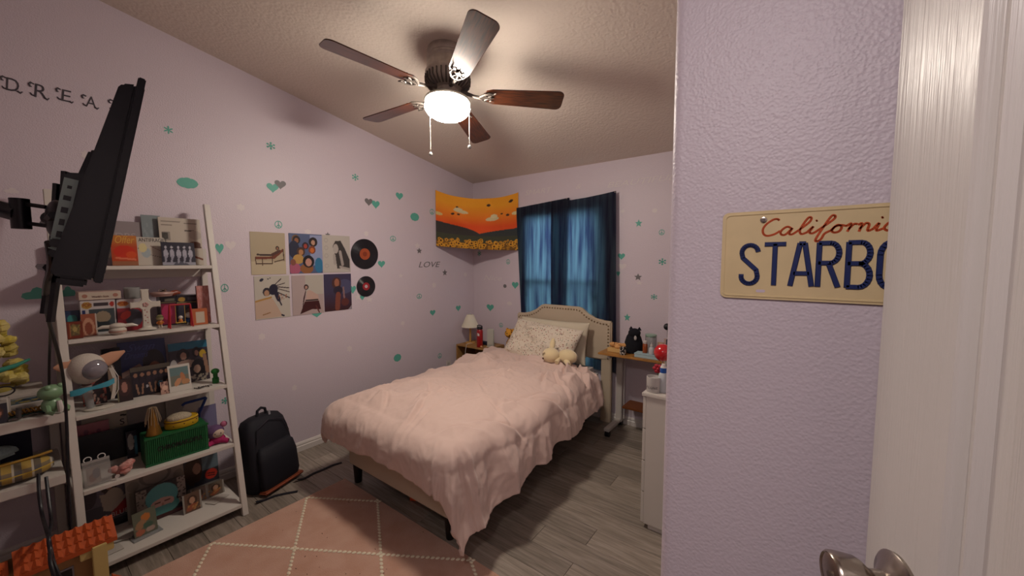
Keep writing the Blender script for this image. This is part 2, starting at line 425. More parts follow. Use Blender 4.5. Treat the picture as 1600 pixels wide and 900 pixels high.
# raised characters drawn as strokes: x advance .038, height .070
def stroke_arc(cx, cz, rx, rz, a0, a1, n=10): return [(cx + rx * math.cos(math.radians(a0 + (a1 - a0) * i / n)), cz + rz * math.sin(math.radians(a0 + (a1 - a0) * i / n))) for i in range(n + 1)]
W_ = .0262; Hh = .071
glyph = {
 'S': [stroke_arc(W_ / 2, Hh * .80, W_ * .48, Hh * .19, 10, 200, 12) + [(W_ * .10, Hh * .66), (W_ * .90, Hh * .36)] + stroke_arc(W_ / 2, Hh * .20, W_ * .48, Hh * .19, 20, -190, 12)],
 'T': [[(0, Hh), (W_ * 1.1, Hh)], [(W_ * .55, Hh), (W_ * .55, 0)]],
 'A': [[(0, 0), (W_ * .42, Hh), (W_ * .68, Hh), (W_ * 1.1, 0)], [(W_ * .17, Hh * .29), (W_ * .93, Hh * .29)]],
 'R': [[(0, 0), (0, Hh), (W_ * .55, Hh)] + stroke_arc(W_ * .55, Hh * .77, W_ * .42, Hh * .23, 90, -90) + [(0, Hh * .54)], [(W_ * .5, Hh * .52), (W_ * .97, 0)]],
 'B': [[(0, 0), (0, Hh), (W_ * .55, Hh)] + stroke_arc(W_ * .55, Hh * .765, W_ * .42, Hh * .235, 90, -90) + [(0, Hh * .53)], [(W_ * .5, Hh * .53)] + stroke_arc(W_ * .52, Hh * .265, W_ * .48, Hh * .265, 90, -90) + [(0, 0)]],
 'O': [stroke_arc(W_ * .5, Hh * .72, W_ * .5, Hh * .28, 0, 180) + stroke_arc(W_ * .5, Hh * .28, W_ * .5, Hh * .28, 180, 360) + [(W_, Hh * .72)]],
 'Y': [[(0, Hh), (W_ * .55, Hh * .45), (W_ * 1.1, Hh)], [(W_ * .55, Hh * .45), (W_ * .55, 0)]]}
def ribbon(mm, pts, wd, y0_, y1_, ox=0, oz=0, n=8):
    """flat-topped raised stroke: joined discs and bars"""
    for i in range(len(pts) - 1):
        a = Vector(pts[i]); b = Vector(pts[i + 1]); d = b - a
        if d.length < 1e-6: continue
        d.normalize(); q = Vector((-d.y, d.x)) * wd / 2; e = d * wd * .16
        c = [a - e - q, b + e - q, b + e + q, a - e + q]
        ins = [a - e * .5 - q * .72, b + e * .5 - q * .72, b + e * .5 + q * .72, a - e * .5 + q * .72]
        mm.rings([[(ox + p.x, y0_, oz + p.y) for p in c], [(ox + p.x, (y0_ + y1_) / 2, oz + p.y) for p in c], [(ox + p.x, y1_, oz + p.y) for p in ins]])
xs0 = -pw / 2 + .0325
for i, ch in enumerate('STARBOY'):
    g = M()
    for st_ in glyph[ch]: ribbon(g, st_, .0078, -.0004, -.0032, xs0 + i * .0370 - (0 if ch != 'T' else .001), .0265)
    g.build('letter', m_blue, lp, fixn=True)
m_red = mat('plate_red_script', '#bd4a1a', rough=.4)
cal = [[(.30, .92), (.26, 1.0), (.18, .98), (.06, .75), (.0, .45), (.03, .15), (.12, .02), (.26, .10), (.36, .28)],
       [(.58, .42), (.50, .52), (.42, .40), (.38, .20), (.42, .05), (.50, .08), (.60, .42), (.56, .12), (.62, .06), (.72, .25)],
       [(.72, .25), (.90, .70), (.93, .95), (.88, 1.0), (.82, .75), (.76, .30), (.80, .06), (.90, .14)],
       [(.90, .14), (1.00, .46), (.95, .15), (1.02, .08), (1.12, .28)],
       [(1.12, .28), (1.34, .80), (1.36, 1.0), (1.30, 1.02), (1.22, .60), (1.10, -.25), (1.14, -.38), (1.20, -.25), (1.24, .04), (1.34, .20)],
       [(1.34, .20), (1.40, .42), (1.46, .50), (1.52, .38), (1.50, .16), (1.42, .08), (1.36, .18), (1.40, .40), (1.50, .48), (1.60, .42)],
       [(1.60, .42), (1.68, .54), (1.64, .12)], [(1.65, .24), (1.72, .50), (1.78, .50)], [(1.80, .46), (1.86, .52), (1.84, .10)], [(1.84, .24), (1.92, .52), (1.98, .46), (1.98, .12), (2.06, .20)],
       [(2.06, .20), (2.14, .50), (2.12, .12), (2.22, .20)], [(2.40, .46), (2.30, .50), (2.24, .24), (2.32, .10), (2.42, .46), (2.40, .12), (2.50, .22)], [(1.03, .78), (1.05, .80)], [(2.16, .78), (2.18, .80)]]
g = M()
for st_ in cal:
    sm = []
    for i in range(len(st_) - 1):
        p0 = st_[max(i - 1, 0)]; p1 = st_[i]; p2 = st_[i + 1]; p3 = st_[min(i + 2, len(st_) - 1)]
        for t in (0, .25, .5, .75):
            sm.append(tuple(.5 * (2 * p1[k] + (p2[k] - p0[k]) * t + (2 * p0[k] - 5 * p1[k] + 4 * p2[k] - p3[k]) * t * t + (3 * p1[k] - p0[k] - 3 * p2[k] + p3[k]) * t ** 3) for k in (0, 1)))
    sm.append(st_[-1])
    ribbon(g, [(x * .070 - .091 + z * .004, z * .0290 + .1120) for x, z in sm], .0036, -.0002, -.0010)
g.build('script_lettering', m_red, lp, label='orange cursive word California')
for sx in (-1, 1):
    M().add(*(lambda k: ([(v[0] + sx * .089, -v[2] - .0006, v[1] + .141) for v in k.v], k.f))(M().lathe([(.0055, 0), (.005, .0025), (.003, .003), (0, .003)], 14))).build('screw', m_nick, lp)
    M().prism(rrect(.014, .005, .0024, sx * .089, .012), -.0010, -.0005, 'xz').build('slot', mat('slot_lilac', '#c9b9c6', rough=.6), lp)
# ------------------------------------------------------------------ ceiling fan with its light
fan = T('ceiling_fan', 'five-blade walnut ceiling fan with lit glass bowl under the sloped ceiling', 'ceiling fan', (-1.717, 1.657, 2.533), (-.083, -.047, 0))
FS = 1.053; fan.scale = (FS, FS, FS)
m_pew = mat('antique_pewter', '#a89c92', rough=.45, metal=.25, var=.12, vscale=30)
m_arm = mat('dark_pewter', '#5a524c', rough=.5, metal=.5)
m_walnut = mat('walnut_blade', '#4a2416', rough=.30, coat=.4)
nt = m_walnut.node_tree; tc = nt.nodes.new('ShaderNodeTexCoord'); mp = nt.nodes.new('ShaderNodeMapping'); mp.inputs['Scale'].default_value = (2, 26, 2); ns = nt.nodes.new('ShaderNodeTexNoise'); ns.inputs['Scale'].default_value = 5; ns.inputs['Detail'].default_value = 5
cr = nt.nodes.new('ShaderNodeValToRGB'); cr.color_ramp.elements[0].position = .32; cr.color_ramp.elements[0].color = (*lin('#1c0c07'), 1); cr.color_ramp.elements[1].position = .7; cr.color_ramp.elements[1].color = (*lin('#5a2c15'), 1)
for a, b in ((tc.outputs['Object'], mp.inputs[0]), (mp.outputs[0], ns.inputs['Vector']), (ns.outputs[0], cr.inputs[0]), (cr.outputs[0], nt.nodes['Principled BSDF'].inputs['Base Color'])): nt.links.new(a, b)
M().lathe([(.0, .262), (.112, .262), (.118, .225), (.119, .205), (.115, .200), (.120, .193), (.115, .184), (.120, .177), (.115, .168), (.119, .162), (.119, .135), (.122, .120), (.128, .11), (.128, .10), (.122, .085)], 40, cap=False).build('motor_housing', m_pew, fan, smooth=True)
k = M().lathe([(.122, .085), (.120, .06), (.108, .045), (.085, .03), (.06, .022)], 40, cap=False); k.build('vent_ring', m_pew, fan, smooth=True)
k = M()
for i in range(30):
    a = 2 * PI * i / 30; c, s_ = math.cos(a), math.sin(a)
    k.tube([(c * .126, s_ * .126, .09), (c * .124, s_ * .124, .058), (c * .108, s_ * .108, .038), (c * .085, s_ * .085, .024)], .0045, 6)
k.build('vent_fin', m_arm, fan, smooth=True, kind='stuff')
M().lathe([(.06, .025), (.05, .0), (.048, -.02), (.060, -.028), (.072, -.034)], 32, cap=False).build('switch_housing', m_pew, fan, smooth=True)
M().lathe([(.05, -.026), (.110, -.030), (.126, -.036), (.131, -.044), (.128, -.052), (.116, -.056), (.110, -.052), (.05, -.045)], 48, cap=False).build('light_ring', mat('brushed_steel_ring', '#a39c90', rough=.35, metal=.8), fan, smooth=True)
m_bowl = bpy.data.materials.new('lit_frosted_glass'); m_bowl.use_nodes = True; nb = m_bowl.node_tree.nodes; bb = nb['Principled BSDF']
bb.inputs['Base Color'].default_value = (.9, .88, .84, 1); bb.inputs['Emission Color'].default_value = (1, .89, .77, 1); bb.inputs['Emission Strength'].default_value = FAN_STRENGTH
M().lathe([(.108, -.056), (.122, -.066), (.128, -.078), (.126, -.090), (.114, -.108), (.092, -.123), (.060, -.134), (.028, -.140), (.0, -.141)], 40, cap=False).build('glass_bowl', m_bowl, fan, smooth=True)
# blade: local +x outwards; arm is a pierced bracket
def blade_mesh():
    out = []
    n = 10; x0_, x1_ = .205, .662; wa, wb = .056, .072
    for i in range(n + 1):
        a = PI / 2 * i / n; out.append((x1_ - .035 + .035 * math.sin(a), -(wb - .035) - .035 * math.cos(a)))
    for i in range(n + 1):
        a = PI / 2 * i / n; out.append((x1_ - .035 + .035 * math.cos(a), (wb - .035) + .035 * math.sin(a)))
    out += [(x0_ + .05, wa), (x0_ + .015, wa - .012), (x0_, wa - .035), (x0_, -wa + .035), (x0_ + .015, -wa + .012), (x0_ + .05, -wa)]
    return M().prism(out, -.003, .003, 'xy')
def arm_mesh():
    k = M()
    k.tube([(.075, 0, .018), (.11, 0, .008), (.15, 0, -.004), (.185, 0, -.010)], [.014, .011, .009, .010], 8)
    for s_ in (-1, 1):
        k.tube([(.180, 0, -.009), (.205, s_ * .030, -.009), (.235, s_ * .044, -.008), (.262, s_ * .040, -.008), (.272, s_ * .052, -.008)], [.008, .007, .007, .006, .003], 6)
        k.tube([(.205, s_ * .028, -.009), (.228, s_ * .010, -.009), (.250, s_ * .022, -.008), (.236, s_ * .036, -.008)], [.006, .005, .005, .004], 6)
    k.tube([(.182, 0, -.009), (.225, 0, -.009), (.262, 0, -.008)], [.009, .006, .003], 6)
    k.lathe([(.014, -.012), (.016, -.008), (.012, -.004)], 12, (.235, 0, 0))
    return k
PITCHB = math.radians(-13)
bl0 = ar0 = None
for i in range(5):
    a = math.radians(258 + 72 * i)
    if i == 0:
        ar = arm_mesh().build('blade_arm', m_arm, fan, smooth=True); bl = blade_mesh().build('blade', m_walnut, ar, bevel=.0012, seg=1); ar0, bl0 = ar, bl
    else:
        ar = ar0.copy(); COL.objects.link(ar); ar.parent = fan; bl = bl0.copy(); COL.objects.link(bl); bl.parent = ar
    ar.rotation_euler = (0, 0, a); bl.rotation_euler = (PITCHB, 0, 0)
# pull chains hang straight down although the fan follows the ceiling
Rf = fan.rotation_euler.to_matrix()
dn = Rf.inverted() @ Vector((0, 0, -1))
def chain(ax, ay, top, ln, knob_r, name):
    k = M(); st_ = Vector((ax, ay, top)); k.tube([st_, st_ + dn * ln], .0012, 5)
    for q in range(int(ln / .008)): k.sph(st_ + dn * (q * .008), .0021, 6, 4)
    o = k.build(name, mat('bead_chain', '#cfc8bb', rough=.3, metal=.8), fan, smooth=True)
    M().sph(st_ + dn * (ln + .008), (.010, .010, .012), 12, 8).build('pull_knob', mat('crystal_knob', '#b9b9b4', rough=.12, metal=.5), o, smooth=True)
cL = Rf.inverted() @ (Vector((-1.7105 * FS, 1.512 * FS, 1.54 + .89 * FS)) - fan.location) / FS; cR = Rf.inverted() @ (Vector((-1.527 * FS, 1.640 * FS, 1.54 + .89 * FS)) - fan.location) / FS
chain(cL.x, cL.y, -.040, .285, .01, 'pull_chain'); chain(cR.x, cR.y, -.040, .245, .01, 'pull_chain')

# ------------------------------------------------------------------ bed
m_linen = mat('beige_linen', '#b9a994', rough=.9, bump=.25, bscale=400, dist=.0008)
m_black = mat('black_leg', '#15120f', rough=.45)
bed = T('bed', 'twin bed with cream upholstered nailhead headboard under the dark curtained window', 'bed', (-1.93, 2.4, 0), world=True)
hx = -1.915; hw = .545
half = [(0, 1.090), (.20, 1.090), (.232, 1.082), (.30, 1.030), (.38, .995), (.47, .977), (hw, .975)]
top = [(hx - x, z) for x, z in half[::-1]] + [(hx + x, z) for x, z in half[1:]]
poly = [(hx - hw, .60)] + top + [(hx + hw, .60)]
M().prism(poly, 3.385, 3.435, 'xz').build('headboard', m_linen, bed, bevel=.012, seg=3, smooth=True)
for sx in (-1, 1):
    M().box(hx + sx * hw - (.10 if sx > 0 else 0), hx + sx * hw + (0 if sx > 0 else .10), 3.39, 3.43, 0, .62).build('headboard_post', m_linen, bed, bevel=.006)
m_nail = mat('antique_nail', '#8d7a5f', rough=.3, metal=.9)
nb_ = M(); path = [(hx - hw + .03, .62)] + [(hx + (x - hx) * (1 - .03 / hw), z - .03) for x, z in top] + [(hx + hw - .03, .62)]
left = 0.; nail0 = None
for i in range(len(path) - 1):
    a = Vector(path[i]); b = Vector(path[i + 1]); L_ = (b - a).length; t = left
    while t < L_:
        p = a + (b - a) * (t / L_)
        if nail0 is None: nail0 = q = M().sph((0, 0, 0), (.0085, .005, .0085), 10, 6).build('nailhead', m_nail, smooth=True)
        else: q = nail0.copy(); COL.objects.link(q)
        q.parent = bed; q.location = Vector((p.x, 3.384, p.y)) - Vector((-1.93, 2.4, 0))
        t += .031
    left = t - L_
# rails, footboard, legs, slat base
fb = [(-2.458, .128), (-1.440, .128), (-1.440, .275), (-1.475, .315), (-2.42, .315), (-2.458, .275)]
M().prism(fb, 1.385, 1.435, 'xz').build('footboard', m_linen, bed, bevel=.010, seg=3, smooth=True)
for x in (-2.455, -1.478): M().box(x, x + .035, 1.43, 3.39, .14, .30).build('side_rail', m_linen, bed, bevel=.008)
M().box(-2.42, -1.48, 1.44, 3.38, .24, .27).build('slat_base', mat('dark_slats', '#1b1715', rough=.8), bed)
leg0 = None
for x, y in ((-2.405, 1.42), (-1.49, 1.42), (-1.95, 2.4)):
    if leg0 is None: leg0 = q = M().lathe([(.022, 0), (.024, .004), (.032, .13), (.032, .24)], 20).build('leg', m_black, smooth=True)
    else: q = leg0.copy(); COL.objects.link(q)
    q.parent = bed; q.location = Vector((x, y, 0)) - Vector((-1.93, 2.4, 0))
m_sheet = mat('white_dotted_sheet', '#b9b3b0', rough=.9)
tag(M().box(-2.425, -1.465, 1.45, 3.37, .272, .535).build('mattress', m_sheet, bevel=.05, seg=4, smooth=True, org=(-1.94, 2.4, .272)), 'twin mattress in a pale sheet, lying in the cream bed frame', 'mattress')

# duvet: cloth settled over the mattress (positions of the settled weave, packed below)
m_duvet = mat('dusty_pink_cotton', '#c8aea4', rough=.85, sheen=.25, bump=.22, bscale=14, dist=.012, detail=6)
def duvet_mesh():
    """puffy duvet: flat sheet folded over the rounded mattress edges, with billows, creases and hanging folds"""
    ex0, ex1, ey0 = -2.47, -1.42, 1.375          # edges it folds over
    NX, NY = 230, 240; rnd = random.Random(14); k = M()
    cre = []
    for i in range(80):
        near = i > 46
        y = rnd.uniform(2.35, 3.05) if near else rnd.uniform(1.40, 2.6)
        ang = rnd.gauss(.35, .55) if rnd.random() < .7 else rnd.gauss(1.9, .4)
        cre.append((rnd.uniform(-2.55, -1.35), y, ang, rnd.uniform(.07, .26), rnd.uniform(.010, .024), rnd.uniform(.012, .026) * (1.5 if near else 1)))
    def crease(x, y):
        h = 0
        for cx, cy, an, ln, wd, am in cre:
            dx, dy = x - cx, y - cy
            if abs(dx) > .45 or abs(dy) > .45: continue
            c_, s_ = math.cos(an), math.sin(an); u = dx * c_ + dy * s_; v = -dx * s_ + dy * c_ + .10 * u * u / ln
            if abs(u) > ln * 1.6: continue
            f = math.exp(-(u / ln) ** 2 * 1.8)
            h += am * f * (math.exp(-abs(v) / wd) if v > 0 else math.exp(-abs(v) / (wd * 2.6))) 
            h -= .7 * am * f * math.exp(-((v - wd * 1.6) / (wd * .8)) ** 2)
        return h
    def ridged(p): n = noise.noise(p); return (1 - abs(n) * 1.8)
    R = .10
    for j in range(NY + 1):
        v = j / NY
        for i in range(NX + 1):
            u = i / NX
            yh = 3.13 - .22 * u ** 1.2 + .035 * noise.noise(Vector((u * 6, 3, 1)))           # head edge
            f_ov = .255 + .03 * noise.noise(Vector((u * 5, 1, 1))) + .05 * max(0, u - .6) / .4 
            l_ov = .29; r_ov = .30 + .17 * v ** 1.3 + .028 * noise.noise(Vector((v * 9, 2, 5)))
            x = ex0 - l_ov + u * (ex1 - ex0 + l_ov + r_ov); y = yh + (ey0 - f_ov - yh) * v
            dx = max(0, x - ex1) - max(0, ex0 - x); dy = max(0, ey0 - y)
            d = (abs(dx) ** 2.5 + dy ** 2.5) ** .4
            px_ = min(max(x, ex0), ex1); py_ = max(y, ey0)
            edge = min(1, min(px_ - ex0, ex1 - px_, py_ - ey0 + .0) / .22)
            edge = max(0, edge)
            top = .588 + .030 * (1 - (1 - edge) ** 2) + .022 * noise.noise(Vector((x * 2.6, y * 2.2, 9))) + .012 * noise.noise(Vector((x * 6, y * 5, 3)))
            bunch = max(0, min(1, (y - 2.45) / .5))
            top += bunch * (.020 * ridged(Vector((x * 5 + y * 2, y * 7, 2))) + .010 * ridged(Vector((x * 11, y * 14, 6))))
            wr = .0045 * ridged(Vector((x * 9, y * 11 + x * 4, 4))) + .0025 * ridged(Vector((x * 21 + y * 6, y * 19, 8)))
            cr_ = crease(x, y)
            if d > 0:
                dh = math.hypot(dx, dy); nx_, ny_ = dx / dh, -dy / dh
                flare = (.42 if dx > 0 else .0) * abs(nx_) + .10 * abs(ny_)
                if dx > 0: flare *= .55 + .45 * min(1, v * 1.2 + .3)
                q = min(d, R * PI / 2); a = q / R; hz = R * math.sin(a); dr = R * (1 - math.cos(a)); rest = max(0, d - R * PI / 2)
                s_ = math.hypot(1, flare); hz += rest * flare / s_; dr += rest / s_
                hz += (.028 if dx > 0 or dy > 0 else .015) * math.sin(min(1, d / .38) * PI)            # stuffing bulges out between edge and hem
                sc = (y * 1 if abs(dx) > 0 and dy == 0 else (x if dx == 0 else math.atan2(dy, abs(dx)) * .35 + ey0))
                am = min(1, d / .25)
                fold = .044 * ridged(Vector((sc * 3.6 + .5 * d, d * .9, 11))) + .020 * ridged(Vector((sc * 8.5 + 2.2 * d, d * 1.5, 15))) + .006 * ridged(Vector((sc * 27, d * 3, 19)))
                hz += am * (fold - .02) * (1 if dx > 0 else .6) + wr + cr_ * .8
                P = (px_ + nx_ * hz, py_ + ny_ * hz, top - dr + (1 - am) * (wr + cr_))
            else: P = (x, y, top + wr + cr_)
            k.v.append((P[0], P[1], max(.03, P[2])))
    W1 = NX + 1
    k.f = [[j * W1 + i, (j + 1) * W1 + i, (j + 1) * W1 + i + 1, j * W1 + i + 1] for j in range(NY) for i in range(NX)]
    return k
dv = duvet_mesh()
duv = dv.build('duvet', m_duvet, smooth=True, org=(-1.93, 2.2, .55), fixn=False)
for e in duv.data.edges: e.use_edge_sharp = False
md = duv.modifiers.new('thick', 'SOLIDIFY'); md.thickness = .022; md.offset = -1
tag(duv, 'rumpled dusty pink duvet spread over the bed and hanging off its side', 'duvet')

# pillows
def pillow(name, w_, h_, t_, m, seed, label, loc, rot, ruff=.012):
    nu, nv = 40, 28; rg = []
    k = M(); vs = []
    for side in (1, -1):
        for j in range(nv + 1):
            for i in range(nu + 1):
                u = -1 + 2 * i / nu; v = -1 + 2 * j / nv
                e = max(0, (1 - u ** 4)) ** .6 * max(0, (1 - v ** 4)) ** .6
                pin = 1 - .05 * (1 - v * v) ** 1 * abs(u) ** 3; pin2 = 1 - .06 * (1 - u * u) * abs(v) ** 3
                nn = noise.noise(Vector((u * 2.2 + seed, v * 2.2, side * 3))) + .6 * abs(noise.noise(Vector((u * 4.5, v * 4.5 + seed, side * 5))))
                vs.append((u * w_ / 2 * pin, side * -(t_ / 2) * e + (nn - .25) * ruff * e * side * -1, v * h_ / 2 * pin2 + h_ / 2))
    o_ = (nu + 1) * (nv + 1); fs = []
    for j in range(nv):
        for i in range(nu):
            a = j * (nu + 1) + i; fs.append((a, a + 1, a + nu + 2, a + nu + 1)); fs.append((a + o_, a + nu + 1 + o_, a + nu + 2 + o_, a + 1 + o_))
    k.add(vs, fs); o = k.build(name, m, smooth=True); o.location = loc; o.rotation_euler = rot
    for e in o.data.edges: e.use_edge_sharp = False
    md = o.modifiers.new('sub', 'SUBSURF'); md.levels = 1; md.render_levels = 1
    return tag(o, label, 'pillow')
m_floral = mat('floral_cotton', '#cfc3b2', rough=.9)
nt = m_floral.node_tree; N = nt.nodes; L = nt.links; tc = N.new('ShaderNodeTexCoord'); vo = N.new('ShaderNodeTexVoronoi'); vo.inputs['Scale'].default_value = 52
L.new(tc.outputs['Object'], vo.inputs['Vector']); lt = N.new('ShaderNodeMath'); lt.operation = 'LESS_THAN'; lt.inputs[1].default_value = .30; L.new(vo.outputs['Distance'], lt.inputs[0])
rp = N.new('ShaderNodeValToRGB'); rp.color_ramp.interpolation = 'CONSTANT'; e = rp.color_ramp.elements; e[0].color = (*lin('#9a6a66'), 1); e[1].position = .35; e[1].color = (*lin('#7d8070'), 1); x_ = e.new(.65); x_.color = (*lin('#a98a70'), 1)
sp = N.new('ShaderNodeSeparateColor'); L.new(vo.outputs['Color'], sp.inputs[0]); L.new(sp.outputs[0], rp.inputs[0])
mx = N.new('ShaderNodeMix'); mx.data_type = 'RGBA'; mx.inputs[6].default_value = (*lin('#d2c5b4'), 1); L.new(lt.outputs[0], mx.inputs[0]); L.new(rp.outputs[0], mx.inputs[7]); L.new(mx.outputs[2], N['Principled BSDF'].inputs['Base Color'])
pillow('pillow', .80, .41, .12, mat('cream_pillowcase', '#c6bba6', rough=.9), 1.3, 'plain cream pillow propped upright against the headboard', (-1.94, 3.215, .56), (math.radians(-12), 0, math.radians(0)))
pillow('pillow', .80, .43, .17, m_floral, 5.1, 'floral print pillow leaning in front of the plain cream pillow', (-1.985, 2.975, .575), (math.radians(-36), math.radians(3), math.radians(-4)), .05)
# plush toys on and beside the bed
m_plush = mat('cream_plush', '#d8c49a', rough=1, sheen=.5, bump=.5, bscale=220, dist=.003)
pt = T('plush_dog', 'cream yellow plush dog lying on its side on the pink duvet', 'plush toy', (-1.62, 2.87, .60), world=True)
pt['_org'] = (-1.62, 2.87, .60 - .050)
M().sph((-1.69, 2.83, .672), (.080, .070, .066), 20, 14).build('head', m_plush, pt, smooth=True)
M().sph((-1.56, 2.89, .668), (.090, .066, .062), 20, 14).build('body', m_plush, pt, smooth=True)
M().tube([(-1.70, 2.86, .72), (-1.715, 2.90, .765), (-1.72, 2.92, .80)], [.020, .026, .012], 12).build('ear', m_plush, pt, smooth=True)
M().tube([(-1.55, 2.85, .64), (-1.50, 2.80, .625)], [.026, .020], 12).build('foot', m_plush, pt, smooth=True)
M().tube([(-1.62, 2.84, .65), (-1.61, 2.79, .63)], [.022, .018], 12).build('foot', m_plush, pt, smooth=True)
M().tube([(-1.740, 2.775, .675), (-1.73, 2.764, .695), (-1.71, 2.760, .705)], .0028, 6).build('closed_eye', mat('stitch_brown', '#4a2d20', rough=.8), pt, smooth=True)
M().sph((-1.735, 2.772, .650), (.009, .009, .007), 10, 8).build('nose', mat('stitch_brown'), pt, smooth=True)
m_spot = mat('spotted_plush', '#c98a2c', rough=1, bump=.5, bscale=200, dist=.003)
nt = m_spot.node_tree; N = nt.nodes; L = nt.links; tc = N.new('ShaderNodeTexCoord'); vo = N.new('ShaderNodeTexVoronoi'); vo.inputs['Scale'].default_value = 40; L.new(tc.outputs['Object'], vo.inputs['Vector'])
rp = N.new('ShaderNodeValToRGB'); rp.color_ramp.elements[0].position = .30; rp.color_ramp.elements[0].color = (*lin('#5a3110'), 1); rp.color_ramp.elements[1].position = .42; rp.color_ramp.elements[1].color = (*lin('#cf9434'), 1); L.new(vo.outputs['Distance'], rp.inputs[0]); L.new(rp.outputs[0], N['Principled BSDF'].inputs['Base Color'])
c = ony(797, 521, 3.34); sp_ = T('plush_bear', 'spotted golden plush bear standing between nightstand and bed', 'plush toy', (c.x, 3.34, .30), world=True)
M().sph((c.x, 3.34, c.z), (.062, .055, .050), 18, 12).build('head', m_spot, sp_, smooth=True)
M().sph((c.x + .01, 3.35, c.z - .145), (.065, .055, .10), 18, 12).build('body', m_spot, sp_, smooth=True)
M().sph((c.x - .042, 3.345, c.z + .040), .017, 12, 8).build('ear', m_spot, sp_, smooth=True)
M().sph((c.x + .042, 3.345, c.z + .040), .017, 12, 8).build('ear', m_spot, sp_, smooth=True)
M().sph((c.x + .005, 3.29, c.z - .012), (.024, .016, .018), 12, 8).build('muzzle', m_spot, sp_, smooth=True)
M().tube([(c.x + .01, 3.35, c.z - .23), (c.x + .01, 3.35, .30 * 0 + .001)], .045, 12).build('leg', m_spot, sp_, smooth=True)
sp_.location.z = 0.0; 
for ch in sp_.children: ch.location.z += .30
# things stored under the bed
k = T('toy_bag', 'orange and teal printed plastic bag under the foot of the bed', 'bag', (-1.86, 1.60, 0), (0, 0, .5))
card('bag_front', .24, .17, .10, '#2f7f78', [('r', 0, 0, .45, 1, '#d9571d'), ('r', .45, .0, .5, 1, '#8fa0a8'), ('n', 40, 3, 0, 0, 1, 1, .06, '#3aa58c'), ('n', 20, 4, .5, 0, 1, 1, .05, '#c8b04a'), ('n', 14, 5, 0, .2, .5, 1, .07, '#e8762c')], k, res=.006)
M().sph((0, 0, 0), (.075, .075, .06), 18, 12).build('rolled_socks', mat('navy_cloth', '#0f0f1c', rough=.95), smooth=True, org=(0, 0, 0), label='dark rolled cloth lying on the floor under the bed foot', cat='cloth').location = (-2.12, 1.58, .06)
# ------------------------------------------------------------------ curtains: two thin navy cloths pinned over the window
m_cur = bpy.data.materials.new('thin_navy_cloth'); m_cur.use_nodes = True; nt = m_cur.node_tree; N = nt.nodes; L = nt.links; b_ = N['Principled BSDF']
b_.inputs['Base Color'].default_value = (*lin('#0d0b22'), 1); b_.inputs['Roughness'].default_value = .9
tl = N.new('ShaderNodeBsdfTranslucent'); tl.inputs[0].default_value = (.105, .155, .20, 1); ms = N.new('ShaderNodeMixShader'); ms.inputs[0].default_value = .42
tp = N.new('ShaderNodeBsdfTransparent'); tp.inputs[0].default_value = (.02, .03, .045, 1); m2 = N.new('ShaderNodeMixShader'); m2.inputs[0].default_value = .10
cloth_coords = N.new('ShaderNodeTexCoord'); cloth_mapping = N.new('ShaderNodeMapping'); cloth_mapping.inputs['Scale'].default_value = (9, 1, .55); cloth_noise = N.new('ShaderNodeTexNoise'); cloth_noise.inputs['Scale'].default_value = 2.2; cloth_noise.inputs['Detail'].default_value = 4
cloth_ramp = N.new('ShaderNodeValToRGB'); cloth_ramp.color_ramp.elements[0].position = .36; cloth_ramp.color_ramp.elements[0].color = (.035, .045, .10, 1); cloth_ramp.color_ramp.elements[1].position = .62; cloth_ramp.color_ramp.elements[1].color = (.19, .29, .32, 1)
L.new(cloth_coords.outputs['Object'], cloth_mapping.inputs[0]); L.new(cloth_mapping.outputs[0], cloth_noise.inputs['Vector']); L.new(cloth_noise.outputs[0], cloth_ramp.inputs[0]); L.new(cloth_ramp.outputs[0], tl.inputs[0])
L.new(b_.outputs[0], ms.inputs[1]); L.new(tl.outputs[0], ms.inputs[2]); L.new(ms.outputs[0], m2.inputs[1]); L.new(tp.outputs[0], m2.inputs[2]); L.new(m2.outputs[0], N['Material Output'].inputs[0])
def curtain(xa_t, xb_t, xa_b, xb_b, zt, zbm, y_, sag, folds, seed, label):
    def fn(u, v):
        xa = xa_t + (xa_b - xa_t) * v; xb = xb_t + (xb_b - xb_t) * v
        x = xa + (xb - xa) * u; z = zt(u) + (zbm - zt(u)) * v
        a = .010 * min(1, .25 + v) * (math.sin(u * folds * 2 * PI + 1.3 * math.sin(v * 2.1 + seed) + seed) + .5 * math.sin(u * folds * 5.1 + seed * 2 + v * 2))
        return (x, y_ - .018 - a, z)
    o = M().sheet(fn, 90, 40).build('curtain', m_cur, smooth=True, org=((xa_t + xb_t) / 2, y_ - .02, zbm), fixn=False)
    return tag(o, label, 'curtain')
curtain(-2.52, -1.86, -2.41, -1.86, lambda u: 2.125 + .05 * u, .47, YB - .004, 0, 4, .4, 'left navy cloth curtain pinned over the window beside the sunset tapestry')
curtain(-2.06, -1.365, -2.04, -1.325, lambda u: 2.155 + .028 * max(0, u - .35) / .65 - .012 * math.sin(PI * u), .49, YB - .034, 0, 4, 2.2, 'right navy cloth curtain pinned over the window above the desk')
for x, z in ((-2.05, 2.148), (-1.87, 2.160), (-1.373, 2.172)):
    tag(M().sph((0, 0, 0), (.006, .004, .006), 10, 6).build('push_pin', m_nick, smooth=True, org=None), {-2.05: 'steel push pin at the top left of the curtain overlap', -1.87: 'steel push pin at the top right of the curtain overlap', -1.373: 'steel push pin in the outer top corner of the right curtain'}[x], 'push pin').location = (x, YB - .060, z)

